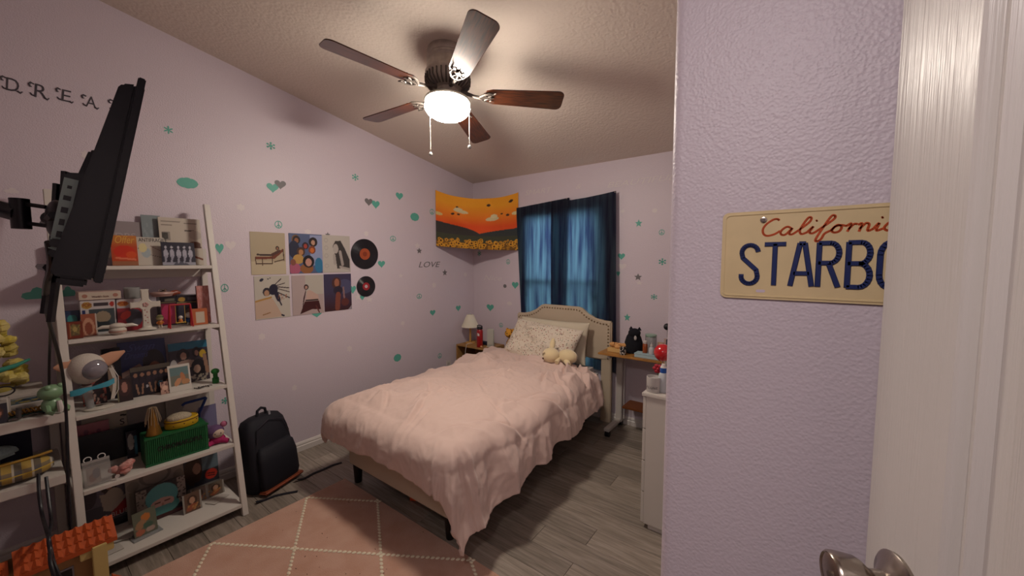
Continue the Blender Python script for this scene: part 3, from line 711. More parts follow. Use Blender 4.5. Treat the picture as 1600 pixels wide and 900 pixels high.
# ------------------------------------------------------------------ tapestry strung across the corner
tx0, ty0 = XL + .012, 2.865; tx1, ty1 = -2.500, YB - .012
tn = 168; tm = 120
opsT = [('g', .95, .35, '#e2501a'), ('g', .1, .25, '#c8401a')]
rf = random.Random(31)
sunf = []
for i in range(95):
    fx_, fz_ = rf.uniform(0, 1), rf.uniform(0, .17) if i < 60 else rf.uniform(0, .20); rr_ = .014 + .018 * rf.random() * (1 if fz_ < .12 else .5)
    sunf += [('e', fx_, fz_, rr_, rr_ * 1.3, 0, '#c98f26'), ('e', fx_, fz_, rr_ * .45, rr_ * .6, 0, '#3a1a0e')]
C = paint(tn, tm, '#e0961e', [('g', .85, .45, '#d84c18'), ('n', 9, 4, .05, .62, .98, .95, .022, '#3a2216'), ('e', .30, .72, .09, .035, -10, '#c9b98e'), ('e', .27, .755, .05, .03, 0, '#cdbf96'), ('e', .68, .60, .08, .04, 10, '#c9b98e'), ('e', .70, .65, .04, .035, 0, '#d2c49a'), ('e', .03, .60, .05, .03, 0, '#c9b070'), ('e', .96, .66, .04, .03, 0, '#d0bf8a'),
  ('e', .12, .30, .42, .155, -6, '#34302e'), ('e', .85, .26, .42, .125, 6, '#2f3434'), ('r', 0, .0, 1, .26, '#3a3c2c'), ('r', 0, 0, 1, .12, '#6d4a1c'),
  ('n', 60, 7, 0, .0, 1, .17, .020, '#a8741e')] + sunf)
me = bpy.data.meshes.new('tapestry'); vs = []
for j in range(tm + 1):
    for i in range(tn + 1):
        u = i / tn; v = j / tm; x = tx0 + (tx1 - tx0) * u; y = ty0 + (ty1 - ty0) * u
        nx_, ny_ = -(ty1 - ty0), (tx1 - tx0); ln = math.hypot(nx_, ny_); q = Vector((-nx_ / ln, -ny_ / ln)) * -1
        dep = .010 * math.sin(u * 19 + v * 2) * math.sin(PI * u) + .012 * math.sin(9 * (u + v)) + .018 * noise.noise(Vector((u * 5, v * 4, 2)))
        ztop = 2.310 - .085 * math.sin(PI * u) ** .8 - .012 * u; zbot = 1.705 - .045 * u - .012 * math.sin(PI * u)
        ins = min(1, min(u, 1 - u) * 6)
        vs.append((x + (ny_ / ln) * -dep * ins * -1, y + (-nx_ / ln) * -dep * ins, zbot + (ztop - zbot) * v))
me.from_pydata(vs, [], [(j * (tn + 1) + i, j * (tn + 1) + i + 1, (j + 1) * (tn + 1) + i + 1, (j + 1) * (tn + 1) + i) for j in range(tm) for i in range(tn)])
a = me.color_attributes.new('ink', 'FLOAT_COLOR', 'POINT'); cc = np.ones((len(vs), 4)); cc[:, :3] = C.reshape(-1, 3); a.data.foreach_set('color', cc.astype(np.float32).ravel())
me.materials.append(print_mat('printed_cloth', .8)); me.polygons.foreach_set('use_smooth', [True] * len(me.polygons))
tp_ = bpy.data.objects.new('tapestry', me); COL.objects.link(tp_); md = tp_.modifiers.new('thick', 'SOLIDIFY'); md.thickness = .0015
tag(tp_, 'orange sunset and sunflower field cloth tapestry strung across the room corner', 'tapestry')

# ------------------------------------------------------------------ decals
TEAL, GREY, WHITE, DARK = '#58a595', '#6d6a6c', '#d3cacb', '#454048'
def shape(kind):
    if kind == 'heart':
        return [[(16 * math.sin(t) ** 3 / 17, (13 * math.cos(t) - 5 * math.cos(2 * t) - 2 * math.cos(3 * t) - math.cos(4 * t) + 2) / 15.5) for t in [2 * PI * i / 28 for i in range(28)]]]
    if kind == 'star':
        return [[((1 if i % 2 == 0 else .45) * math.sin(PI * i / 5), (1 if i % 2 == 0 else .45) * math.cos(PI * i / 5)) for i in range(10)]]
    if kind == 'flower':
        return [[((.62 + .38 * math.cos(6 * t)) * math.sin(t), (.62 + .38 * math.cos(6 * t)) * math.cos(t)) for t in [2 * PI * i / 48 for i in range(48)]]]
    if kind == 'daisy':
        return [[((.85 + .15 * math.cos(6 * t)) * math.sin(t), (.85 + .15 * math.cos(6 * t)) * math.cos(t)) for t in [2 * PI * i / 36 for i in range(36)]]]
    if kind == 'cloud':
        return [[((1 + .05 * abs(math.sin(5 * t))) * math.sin(t), (.9 + .1 * abs(math.cos(5 * t))) * math.cos(t)) for t in [2 * PI * i / 40 for i in range(40)]]]
    if kind == 'puffcloud':
        return [[(-1, -.4), (-.9, .1), (-.6, .25), (-.35, .3), (-.2, .75), (.1, .95), (.4, .75), (.55, .35), (.9, .2), (1, -.25), (.85, -.7), (-.7, -.75)]]
    if kind == 'snow':
        out = [[(.38 * math.sin(2 * PI * i / 12), .38 * math.cos(2 * PI * i / 12)) for i in range(12)]]
        for k in range(6):
            a = PI * k / 3; out.append([(.75 * math.sin(a) + .24 * math.sin(2 * PI * i / 8), .75 * math.cos(a) + .24 * math.cos(2 * PI * i / 8)) for i in range(8)])
            out.append([(.3 * math.sin(a) - .06 * math.cos(a), .3 * math.cos(a) + .06 * math.sin(a)), (.7 * math.sin(a) - .06 * math.cos(a), .7 * math.cos(a) + .06 * math.sin(a)), (.7 * math.sin(a) + .06 * math.cos(a), .7 * math.cos(a) - .06 * math.sin(a)), (.3 * math.sin(a) + .06 * math.cos(a), .3 * math.cos(a) - .06 * math.sin(a))])
        return out
def decal(kind, x, y, wp, hp, col, label, wall='L', rot=0):
    at = (lambda a, b: onx(a, b, XL)) if wall == 'L' else (lambda a, b: ony(a, b, YB))
    c = at(x, y); w_ = (at(x + wp / 2, y) - at(x - wp / 2, y)).length / 2; h_ = (at(x, y + hp / 2) - at(x, y - hp / 2)).length / 2
    k = M(); m = mat('decal_' + {TEAL: 'teal', GREY: 'grey', WHITE: 'silver', DARK: 'charcoal'}[col], col, rough=.5)
    ca, sa = math.cos(rot), math.sin(rot)
    tr = lambda p, q: ((p * ca - q * sa) * w_, (p * sa + q * ca) * h_)
    if kind == 'peace':
        n = 28
        for a_, b__ in ((1, .80),):
            k.add([(*tr(a_ * math.sin(2 * PI * i / n), a_ * math.cos(2 * PI * i / n)), 0) for i in range(n)] + [(*tr(b__ * math.sin(2 * PI * i / n), b__ * math.cos(2 * PI * i / n)), 0) for i in range(n)], [(i, (i + 1) % n, (i + 1) % n + n, i + n) for i in range(n)])
        for dx, dy in ((0, 1), (0, -1), (.66, -.66), (-.66, -.66)):
            L_ = math.hypot(dx, dy); px_, py_ = -dy / L_ * .09, dx / L_ * .09
            k.add([(*tr(px_, py_), 0), (*tr(-px_, -py_), 0), (*tr(dx * .85 - px_, dy * .85 - py_), 0), (*tr(dx * .85 + px_, dy * .85 + py_), 0)], [(0, 1, 2, 3)])
    else:
        for pg in shape(kind): k.add([(*tr(a_, b__), 0) for a_, b__ in pg], [tuple(range(len(pg)))])
    k.v = [(v[0], 0, v[1]) for v in k.v]
    o = k.build('wall_decal', m, fixn=False)
    md = o.modifiers.new('thick', 'SOLIDIFY'); md.thickness = .0008; md.offset = 0
    o.location = c + (Vector((.0012, 0, 0)) if wall == 'L' else Vector((0, -.0012, 0))); o.rotation_euler = (0, 0, PI / 2 if wall == 'L' else 0)
    return tag(o, label, 'wall decal', None)
DEC = [
 ('flower', 263, 203, 16, 13, TEAL, 'teal flower sticker high on the lilac wall just right of the television'),
 ('snow', 423, 228, 15, 12, TEAL, 'teal snowflake sticker high on the left wall above the two touching hearts'),
 ('cloud', 293, 286, 32, 17, TEAL, 'large teal oval cloud sticker right of the television'),
 ('heart', 426, 294, 20, 16, TEAL, 'teal heart sticker touching a grey heart above the poster grid'),
 ('heart', 438, 289, 19, 15, GREY, 'grey heart sticker touching a teal heart above the poster grid'),
 ('snow', 555, 277, 11, 11, TEAL, 'small teal snowflake sticker under the fan shadow, left of the pull chain'),
 ('heart', 576, 316, 13, 13, GREY, 'dark grey heart sticker overlapping a teal heart, above the records'),
 ('heart', 587, 320, 13, 14, TEAL, 'teal heart sticker half under a dark grey heart, above the records'),
 ('heart', 624, 307, 12, 13, TEAL, 'lone teal heart sticker high between the records and the tapestry'),
 ('cloud', 648, 339, 13, 13, TEAL, 'small teal oval cloud sticker left of the tapestry'),
 ('peace', 675, 331, 7, 9, TEAL, 'tiny teal peace sign sticker at the left edge of the tapestry'),
 ('daisy', 376, 324, 14, 12, WHITE, 'silvery daisy sticker above the gap between ladder shelf and posters'),
 ('peace', 435, 351, 12, 12, TEAL, 'teal peace sign sticker just above the tan chair poster'),
 ('heart', 343, 389, 14, 18, TEAL, 'teal heart sticker beside the top of the ladder shelf'),
 ('heart', 360, 384, 18, 16, WHITE, 'faint silver heart sticker left of the tan chair poster'),
 ('peace', 351, 450, 12, 13, TEAL, 'teal peace sign sticker right of the second ladder shelf'),
 ('daisy', 481, 362, 12, 8, WHITE, 'silver daisy sticker peeking above the group portrait poster'),
 ('star', 512, 367, 9, 9, GREY, 'grey star tip peeking above the pencil portrait poster'),
 ('daisy', 572, 365, 8, 9, WHITE, 'silver daisy sticker just above the large record'),
 ('peace', 614, 373, 9, 9, TEAL, 'teal peace sign sticker right of the large record'),
 ('heart', 596, 413, 12, 12, TEAL, 'teal heart sticker touching the right edge of the large record'),
 ('star', 652, 384, 10, 10, WHITE, 'silver star sticker overlapping a grey star above the LOVE lettering'),
 ('star', 655, 392, 9, 10, GREY, 'grey star sticker above the LOVE lettering'),
 ('star', 695, 426, 8, 11, GREY, 'grey star sticker right of the LOVE lettering'),
 ('daisy', 727, 429, 6, 7, WHITE, 'silver dot flower sticker near the room corner under the tapestry'),
 ('star', 626, 431, 8, 7, WHITE, 'silver star sticker right of the small record'),
 ('daisy', 678, 446, 7, 9, WHITE, 'silver flower sticker below the LOVE lettering'),
 ('peace', 655, 463, 8, 8, TEAL, 'teal peace sign sticker halfway between small record and lamp'),
 ('heart', 676, 489, 9, 10, TEAL, 'teal heart sticker left of the table lamp, the lower one'),
 ('heart', 716, 482, 8, 10, TEAL, 'teal heart sticker just left above the lamp shade'),
 ('heart', 551, 453, 11, 14, TEAL, 'teal heart sticker between the violet poster and the small record'),
 ('star', 559, 464, 12, 12, WHITE, 'silver star sticker left below the small record'),
 ('star', 577, 468, 12, 11, WHITE, 'silver star sticker under the small record'),
 ('heart', 566, 465, 8, 9, TEAL, 'teal heart tip half hidden under the small record'),
 ('heart', 495, 491, 17, 11, TEAL, 'teal heart sticker under the bottom edge of the pale gown poster'),
 ('daisy', 409, 526, 12, 12, WHITE, 'silver daisy sticker below the ink hair poster'),
 ('daisy', 546, 545, 9, 10, WHITE, 'silver daisy sticker low on the wall below the violet poster'),
 ('daisy', 629, 505, 7, 8, WHITE, 'silver flower sticker above the teal cloud beside the bed'),
 ('cloud', 621, 559, 11, 12, TEAL, 'teal cloud sticker low on the wall above the bed'),
 ('peace', 687, 556, 6, 8, TEAL, 'tiny teal peace sign sticker left of the nightstand'),
 ('daisy', 460, 606, 9, 10, WHITE, 'silver daisy sticker above right of the backpack'),
 ('snow', 537, 626, 12, 11, TEAL, 'teal snowflake sticker at the left edge of the duvet'),
 ('snow', 352, 626, 13, 11, TEAL, 'teal snowflake sticker seen through the ladder shelf side'),
 ('daisy', 133, 242, 14, 15, WHITE, 'pale daisy sticker half hidden behind the television back'),
 ('puffcloud', 18, 298, 24, 10, WHITE, 'pale cloud sticker above the television arm'),
 ('puffcloud', 56, 459, 46, 22, TEAL, 'teal puffy cloud sticker behind the television cables'),
 ('puffcloud', 105, 456, 26, 19, TEAL, 'teal cloud sticker seen behind the ladder shelf under the television'),
 ('heart', 284, 428, 17, 10, TEAL, 'teal heart sticker seen under the top ladder shelf'),
]
for d in DEC: decal(*d)
DEB = [
 ('snow', 749, 396, 6, 9, TEAL, 'teal snowflake sticker hanging below the tapestry bottom edge'),
 ('peace', 794, 409, 6, 8, TEAL, 'tiny teal peace sign sticker right below the tapestry'),
 ('cloud', 789, 447, 5, 6, GREY, 'tiny grey sticker left of the curtain, beside a teal heart'),
 ('heart', 805, 446, 11, 12, TEAL, 'teal heart sticker left of the navy curtain'),
 ('heart', 766, 481, 12, 12, TEAL, 'teal heart sticker on the back wall right of the lamp'),
 ('cloud', 796, 474, 8, 6, WHITE, 'small silver sticker left below the navy curtain edge'),
 ('peace', 783, 508, 6, 7, TEAL, 'tiny teal peace sign sticker above the spotted plush'),
 ('star', 998, 349, 12, 13, TEAL, 'teal star sticker high right of the navy curtain'),
 ('peace', 1034, 363, 9, 9, TEAL, 'teal peace sign sticker high beside the near wall edge'),
 ('heart', 971, 401, 12, 11, TEAL, 'teal heart sticker touching the right curtain edge'),
 ('heart', 972, 417, 14, 11, WHITE, 'silver heart sticker below the teal heart at the right curtain edge'),
 ('heart', 966, 428, 6, 9, TEAL, 'teal heart half hidden behind the right curtain edge'),
 ('snow', 1035, 409, 13, 11, TEAL, 'teal snowflake sticker beside the near wall edge'),
 ('star', 997, 433, 13, 12, GREY, 'grey green star sticker over a silver star right of the curtain'),
 ('star', 999, 442, 11, 8, WHITE, 'silver star sticker under a grey green star right of the curtain'),
 ('snow', 1022, 464, 11, 9, TEAL, 'pale teal snowflake sticker above the desk'),
 ('star', 980, 496, 11, 13, TEAL, 'teal star sticker just above the black cat plush'),
 ('cloud', 973, 330, 6, 5, WHITE, 'tiny silver sticker right of the curtain top corner'),
 ('cloud', 1023, 329, 8, 7, WHITE, 'small silver sticker under the BEAUTIFUL lettering'),
]
for d in DEB: decal(*d, wall='B')
def word(body, x, y, wp, hp, col, label, wall='L', shear=.3, tilt=0):
    at = (lambda a, b: onx(a, b, XL + .001)) if wall == 'L' else (lambda a, b: ony(a, b, YB - .001))
    c = at(x, y + hp / 2); wd = (at(x + wp / 2, y) - at(x - wp / 2, y)).length; h_ = (at(x, y + hp / 2) - at(x, y - hp / 2)).length
    m = mat('decal_' + {TEAL: 'teal', GREY: 'grey', WHITE: 'silver', DARK: 'charcoal'}[col], col, rough=.5)
    return text('wall_lettering', body, h_ * 1.4, m, None, c, (PI / 2, tilt, PI / 2 if wall == 'L' else 0), ext=.0006, shear=shear, width=wd, label=label, cat='wall decal')
word('LOVE', 670, 413, 34, 9, GREY, 'grey word LOVE in spaced script letters on the left wall')
word('SMART', 839, 299, 42, 8, WHITE, 'silver word SMART above the left curtain', 'B', tilt=0)
word('&', 903, 291, 8, 8, WHITE, 'silver ampersand above the curtain overlap', 'B')
word('BEAUTIFUL', 998, 283, 104, 9, WHITE, 'silver word BEAUTIFUL high on the back wall at right', 'B')
word('Nice', 769, 434, 28, 8, WHITE, 'faint silver word Nice on the back wall below the tapestry', 'B')
# DREAM: curling serif capitals
for ch, x, y, wp, hp in (('D', 19, 132, 28, 21), ('R', 62, 142, 26, 22), ('E', 102, 149, 22, 19), ('A', 142, 159, 22, 18), ('M', 186, 167, 26, 18)):
    o = word(ch, x, y, wp * .72, hp, DARK, 'charcoal capital %s of the word DREAM high on the left wall' % ch, shear=.12)
    c = onx(x, y, XL + .001); wd = (onx(x + wp / 2, y, XL) - onx(x - wp / 2, y, XL)).length; h_ = (onx(x, y + hp / 2, XL) - onx(x, y - hp / 2, XL)).length
    for pts, rad in (([(.001, -wd * .28, h_ * .38), (.001, -wd * .45, h_ * .45), (.001, -wd * .56, h_ * .32), (.001, -wd * .52, h_ * .16), (.001, -wd * .43, h_ * .18)], [.003, .0045, .0045, .004, .003]),
                     ([(.001, -wd * .30, -h_ * .42), (.001, -wd * .46, -h_ * .40), (.001, -wd * .54, -h_ * .26)], [.0045, .004, .002]),
                     ([(.001, wd * .24, -h_ * .40), (.001, wd * .40, -h_ * .52), (.001, wd * .52, -h_ * .38)], [.0045, .004, .002])):
        q = M().tube(pts, rad, 6).build('flourish', _mats['decal_charcoal'], smooth=True); q.parent = o
        q.matrix_parent_inverse = Matrix.Identity(4); q.matrix_local = o.matrix_basis.inverted() @ Matrix.Translation(c)

# ------------------------------------------------------------------ posters and records on the left wall
def wall_card(name, x0_, x1_, yt, yb, base, ops, label, cat, t=.001, xx=XL + .003):
    a = onx(x0_, (yt + yb) / 2, xx); b = onx(x1_, (yt + yb) / 2, xx); c0 = onx((x0_ + x1_) / 2, yb, xx); c1 = onx((x0_ + x1_) / 2, yt, xx)
    return card(name, b.y - a.y, c1.z - c0.z, t, base, ops, res=.0028, loc=(xx, (a.y + b.y) / 2, c0.z), rot=(0, 0, PI / 2), label=label, cat=cat)
def head(cx, cy, r_, skin, hair, k=1.25):
    return [('e', cx, cy, r_ * k, r_ * k * .9, 0, hair), ('e', cx, cy - r_ * .15, r_ * .68, r_ * .72, 0, skin)]
wall_card('poster', 391.5, 446, 363, 429, '#a89a80', [('g', .32, .30, '#b5a88e'), ('p', [(.12, .42), (.60, .43), (.92, .62), (.94, .56), (.66, .37), (.12, .36)], '#6b3420'), ('l', .12, .40, .14, .25, .012, '#40251a'), ('l', .60, .40, .60, .26, .012, '#40251a'), ('l', .32, .38, .32, .22, .012, '#40251a'), ('l', .93, .60, .95, .34, .014, '#40251a'), ('l', .14, .26, .60, .26, .012, '#40251a'), ('l', .66, .30, .95, .36, .012, '#40251a'), ('l', .18, .47, .62, .46, .022, '#3a2a26'), ('l', .60, .47, .82, .56, .035, '#4a2c22')] + head(.76, .63, .045, '#8d6148', '#241713'), 'tan poster of a figure reclining on a wooden lounge chair', 'poster')
wall_card('poster', 452, 503.5, 365.5, 427, '#4d5a7c', [('r', .62, .2, 1, .98, '#8a93b4'), ('e', .2, .85, .12, .12, 0, '#70502f')] + head(.22, .84, .09, '#8e5c3c', '#20181c') + head(.72, .80, .09, '#b58c74', '#23191a', 1.5) + [('e', .14, .60, .16, .22, 0, '#22263c')] + head(.48, .70, .08, '#9c3b30', '#2c2026') + head(.34, .55, .10, '#a9764f', '#4a2f24') + head(.68, .60, .09, '#c0672c', '#7a3a1c') + [('e', .26, .36, .16, .12, 0, '#b08a4a'), ('e', .14, .12, .18, .14, 0, '#a2566e'), ('e', .10, .28, .08, .08, 0, '#7d4a3a'), ('e', .88, .20, .13, .20, 0, '#2f6f96'), ('e', .50, .12, .20, .13, 0, '#8a5a34')] + head(.56, .30, .14, '#b9897a', '#17141c'), 'crowded group portrait poster in blue and orange, top row middle', 'poster')
wall_card('poster', 504.5, 547, 368, 425.5, '#b3aca4', [('e', .12, .86, .07, .06, 0, '#a39c96'), ('e', .12, .86, .05, .04, 0, '#b3aca4'), ('e', .12, .66, .07, .06, 0, '#a39c96'), ('e', .12, .66, .05, .04, 0, '#b3aca4'), ('e', .12, .45, .07, .06, 0, '#a39c96'), ('e', .12, .45, .05, .04, 0, '#b3aca4'), ('e', .12, .18, .07, .06, 0, '#a39c96'), ('e', .12, .18, .05, .04, 0, '#b3aca4'), ('p', [(.35, .70), (.45, .85), (.65, .86), (.80, .65), (.97, .35), (.97, .05), (.80, .12), (.50, .10), (.45, .4)], '#3a3634'), ('e', .46, .64, .10, .13, 0, '#a8a09a'), ('l', .62, .55, .70, .22, .05, '#9a928c'), ('l', .40, .45, .42, .25, .05, '#a29a94'), ('l', .6, .15, .95, .08, .03, '#a29a94')], 'black and white pencil portrait poster with long dark hair', 'poster')
wall_card('poster', 398, 453, 431, 497.5, '#b5afa4', [('e', .2, .91, .06, .035, 20, '#24243a'), ('e', .38, .93, .02, .015, 0, '#24243a'), ('e', .44, .95, .015, .015, 0, '#24243a'), ('l', .55, .78, .75, .92, .012, '#3a2830'), ('l', .58, .76, .86, .82, .01, '#3a2830'), ('l', .60, .74, .98, .70, .012, '#3a2830'), ('l', .62, .70, 1.0, .60, .010, '#3a2830'), ('l', .66, .60, .99, .46, .014, '#2a2030'), ('e', .52, .68, .14, .12, 40, '#1d1b30'), ('l', .56, .66, .66, .45, .06, '#1d1b30'), ('l', .66, .45, .74, .30, .02, '#1d1b30'), ('e', .33, .63, .11, .10, 0, '#2a2630'), ('e', .33, .60, .07, .07, 0, '#a98468'), ('p', [(.0, .44), (.3, .50), (.5, .46), (.75, .06), (.72, .02), (0, .02)], '#b89f8c'), ('l', .02, .42, .45, .50, .02, '#a9813f'), ('n', 20, 2, .65, .40, .9, .55, .015, '#8c5a44'), ('l', .2, .1, .4, .14, .012, '#8c6a44'), ('l', .74, .06, .8, .04, .02, '#1d1b30')], 'white poster of a figure with flying ink black hair', 'poster')
wall_card('poster', 456.5, 505.5, 430, 491, '#ab9a98', [('r', .42, .5, 1, 1, '#b0aaa0'), ('p', [(.28, .06), (.42, .55), (.44, .68), (.34, .42)], '#3a1820'), ('p', [(.22, .02), (.38, .33), (.84, .33), (.90, .10), (.6, .12)], '#3d1418'), ('p', [(.42, .36), (.46, .60), (.56, .62), (.82, .48), (.84, .34)], '#b99c90'), ('l', .42, .36, .80, .36, .02, '#2a1c1c')] + head(.44, .70, .06, '#b08878', '#2c1418') + [('l', .74, .20, .84, .02, .02, '#5a2a2a')], 'pale poster of a figure in a dark red gown', 'poster')
wall_card('poster', 506.5, 549, 428, 485, '#3b3550', [('g', .55, .0, '#3a1c20'), ('e', .75, .65, .3, .2, 0, '#4a4a68'), ('e', .45, .75, .17, .16, 0, '#4a2c2a'), ('e', .46, .76, .09, .11, 0, '#96604a'), ('e', .5, .55, .17, .12, 0, '#2a2434'), ('l', .5, .42, .46, .08, .09, '#7a4234'), ('e', .75, .22, .15, .11, 0, '#5a2c28'), ('l', .70, .62, .72, .35, .03, '#8a6a68'), ('p', [(.86, 0), (1, .12), (1, 0)], '#8f8890')], 'dark violet poster of a figure with curling hair', 'poster')
def record(x, y, wp, hp, lab, lab2, label):
    c = onx(x, y, XL + .003); r_ = (onx(x, y + hp / 2, XL) - onx(x, y - hp / 2, XL)).length / 2
    t = T('vinyl_record', label, 'vinyl record', c, (0, PI / 2, 0))
    m_v = mat('black_vinyl', '#15141a', rough=.28, coat=.3)
    prof = [(0, 0), (r_, 0), (r_, .0016)]; n = 14
    for i in range(n): rr = r_ * (.96 - .55 * i / n); prof += [(rr, .0016), (rr - r_ * .012, .0012), (rr - r_ * .02, .0016)]
    prof += [(r_ * .38, .0016), (0, .0016)]
    M().lathe(prof, 56, cap=False).build('disc', m_v, t)
    M().lathe([(r_ * .38, .0016), (r_ * .38, .0021), (0, .0021)], 40, cap=False).build('label_ring', mat('record_label_' + lab[1:], lab, rough=.5), t)
    M().lathe([(r_ * .16, .0021), (r_ * .16, .0024), (0, .0024)], 24, cap=False).build('label_centre', mat('record_centre_' + lab2[1:], lab2, rough=.5), t)
record(570, 397, 41, 47, '#a04a28', '#7c3018', 'large black vinyl record with an orange label, mounted on the left wall')
record(572, 447.5, 28, 32, '#98222c', '#b9a9ae', 'small black vinyl record with a red label under the large record')

# ------------------------------------------------------------------ nightstand, lamp, bottle, router
m_oak = mat('light_oak_veneer', '#9c7443', rough=.5, var=.12, vscale=12)
nx0, nx1, ny0, ny1, nz = -3.15, -2.69, 3.13, 3.455, .575
ns_ = T('nightstand', 'open oak nightstand in the corner between the wall and bed', 'nightstand', (-2.92, 3.29, 0), world=True)
k = .016
M().box(nx0, nx1, ny0, ny1, nz - k, nz).build('top', m_oak, ns_, bevel=.002)
M().box(nx0, nx0 + k, ny0, ny1, .02, nz - k).build('side_panel', m_oak, ns_, bevel=.001)
M().box(nx1 - k, nx1, ny0, ny1, .02, nz - k).build('side_panel', m_oak, ns_, bevel=.001)
M().box(nx0 + k, nx1 - k, ny1 - .008, ny1, .02, nz - k).build('back_panel', m_oak, ns_)
M().box(nx0 + k, nx1 - k, ny0 + .005, ny1 - .008, .30, .316).build('shelf', m_oak, ns_, bevel=.001)
M().box(nx0 + k, nx1 - k, ny0 + .005, ny1 - .008, .02, .036).build('bottom', m_oak, ns_, bevel=.001)
for x in (nx0 + .02, nx1 - .04): M().box(x, x + .02, ny0 + .02, ny1 - .02, 0, .02).build('foot', m_oak, ns_)
tag(M().box(-3.02, -2.80, 3.18, 3.42, .3165, .43).build('dark_box', mat('navy_box', '#15162c', rough=.8), bevel=.01, org=(-2.91, 3.3, .3165)), 'dark navy box inside the nightstand cubby', 'box')
lx, ly = -3.055, 3.27
lm = T('table_lamp', 'small wooden table lamp with a white cone shade on the nightstand', 'lamp', (lx, ly, nz + .0005))
m_pine = mat('pine_turned', '#b98a4a', rough=.45)
M().lathe([(0, 0), (.055, 0), (.055, .012), (.045, .018), (.02, .02)], 28, cap=False).build('base', m_pine, lm, smooth=True)
M().cyl((0, 0, .018), (0, 0, .22), .012, .012, 16).build('stem', m_pine, lm, smooth=True)
m_shade = mat('pleated_shade', '#d6cfbd', rough=.85)
sh = M(); n = 72; rg = []
for r_, z in ((.100, .195), (.100, .198), (.042, .335), (.030, .340)):
    rg.append([((r_ * (1 + (.012 if i % 2 else -.012))) * math.cos(2 * PI * i / n), (r_ * (1 + (.012 if i % 2 else -.012))) * math.sin(2 * PI * i / n), z) for i in range(n)])
sh.rings(rg, cap=False); sh.build('lamp_shade', m_shade, lm, solid=.002)
M().cyl((0, 0, .335), (0, 0, .355), .014, .008, 12).build('finial', mat('frosted_cap', '#a9a9aa', rough=.4), lm, smooth=True)
M().tube([(.05, -.02, .006), (.09, -.10, .03), (.075, -.145, .02), (.07, -.158, -.06), (.07, -.160, -.25), (.05, -.2, -.50), (.0, -.2, -.57)], .003, 8).build('power_cord', mat('white_cord', '#c9c6c4', rough=.5), lm, smooth=True)
bt = ony(754, 536, 3.20); t = T('water_bottle', 'red insulated water bottle with a black lid on the nightstand', 'bottle', (-2.835, 3.19, nz + .0005))
M().lathe([(0, 0), (.033, 0), (.036, .004), (.036, .180), (.030, .196), (.026, .202)], 28, cap=False).build('body', mat('red_bottle_paint', '#9c1a20', rough=.3, coat=.4), t, smooth=True)
m_blk = mat('black_plastic', '#14131a', rough=.4)
M().lathe([(.027, .200), (.033, .204), (.033, .222), (.026, .230), (0, .232)], 24, cap=False).build('lid', m_blk, t, smooth=True)
M().tube([(-.030, 0, .222), (-.034, 0, .240), (-.01, 0, .246), (.01, 0, .246), (.034, 0, .240), (.030, 0, .222)], .006, 8).build('handle', m_blk, t, smooth=True)
M().add(*(lambda k_: (k_.v, k_.f))(M().sheet(lambda u, v: (.0365 * math.sin(-.1 + .7 * u), -.0365 * math.cos(-.1 + .7 * u), .13 + .035 * v * (1 - .3 * u)), 6, 2))).build('logo_patch', mat('white_logo', '#cfc9c4', rough=.5), t, fixn=False)
t = T('router', 'upright white wifi router panel on the nightstand', 'router', (-2.735, 3.26, nz + .0005), (0, 0, .25))
M().box(-.040, .040, -.014, .014, 0, .205).build('body', mat('white_router', '#b7b5aa', rough=.5), t, bevel=.006, seg=3)
M().box(-.045, .045, -.018, .018, 0, .006).build('stand', mat('white_router'), t, bevel=.002)
M().box(-.03, .03, -.0150, -.0142, .02, .024).build('vent_slot', mat('slot_dark', '#55534f'), t)
tag(M().box(-.06, .06, -.04, .04, 0, .028).build('cable_tray', mat('navy_box'), bevel=.006), 'flat dark tray behind the red water bottle on the nightstand', 'tray').location = (-2.88, 3.33, nz + .0005)
tag(M().sph((0, 0, .012), (.016, .012, .012), 12, 8).build('pill_case', mat('peach_case', '#c9936a', rough=.5), smooth=True), 'small peach case beside the bottle on the nightstand', 'case').location = (-2.79, 3.165, nz + .0005)
t = T('power_outlet', 'white wall outlet low on the left wall beside the nightstand', 'outlet', (XL, 3.155 - .12, .34), (0, 0, PI / 2))
M().box(-.035, .035, -.006, 0, -.057, .057).build('cover_plate', m_trim, t, bevel=.002)
for z in (-.022, .022): M().box(-.014, .014, -.009, -.005, z - .014, z + .014).build('socket', mat('white_router'), t, bevel=.003)

# ------------------------------------------------------------------ rolling desk at the right of the bed
dk = T('rolling_desk', 'oak topped rolling desk with white steel leg right of the headboard', 'desk', (-.98, 3.25, 0), world=True)
m_wst = mat('white_steel', '#bdb6b0', rough=.4)
m_oak2 = mat('warm_oak_top', '#a07038', rough=.4, var=.15, vscale=9)
M().box(-1.365, -.56, 3.075, 3.44, .730, .748).build('top', m_oak2, dk, bevel=.003)
M().box(-1.20, -.66, 3.24, 3.44, .235, .253).build('shelf', mat('brown_oak_shelf', '#6d3c1c', rough=.45), dk, bevel=.002)
for x in (-1.305, -.64):
    M().box(x, x + .055, 3.36, 3.40, .05, .73).build('leg', m_wst, dk, bevel=.004)
    M().box(x + .015, x + .040, 3.10, 3.40, .700, .730).build('bracket', m_wst, dk, bevel=.003)
    M().box(x + .0, x + .05, 3.09, 3.45, .052, .080).build('base_bar', m_wst, dk, bevel=.004)
    for y in (3.115, 3.42):
        wheels = M(); wheels.cyl((x + .008, y, .025), (x + .022, y, .025), .025, .025, 18).cyl((x + .030, y, .025), (x + .044, y, .025), .025, .025, 18).box(x + .012, x + .040, y - .012, y + .012, .025, .052)
        wheels.build('caster', m_blk, dk, smooth=True)
M().tube([(-1.235, 3.395, .70), (-1.228, 3.36, .5), (-1.232, 3.37, .3), (-1.225, 3.36, .09)], .004, 8).build('cable', mat('white_cord'), dk, smooth=True)
zt = .7485
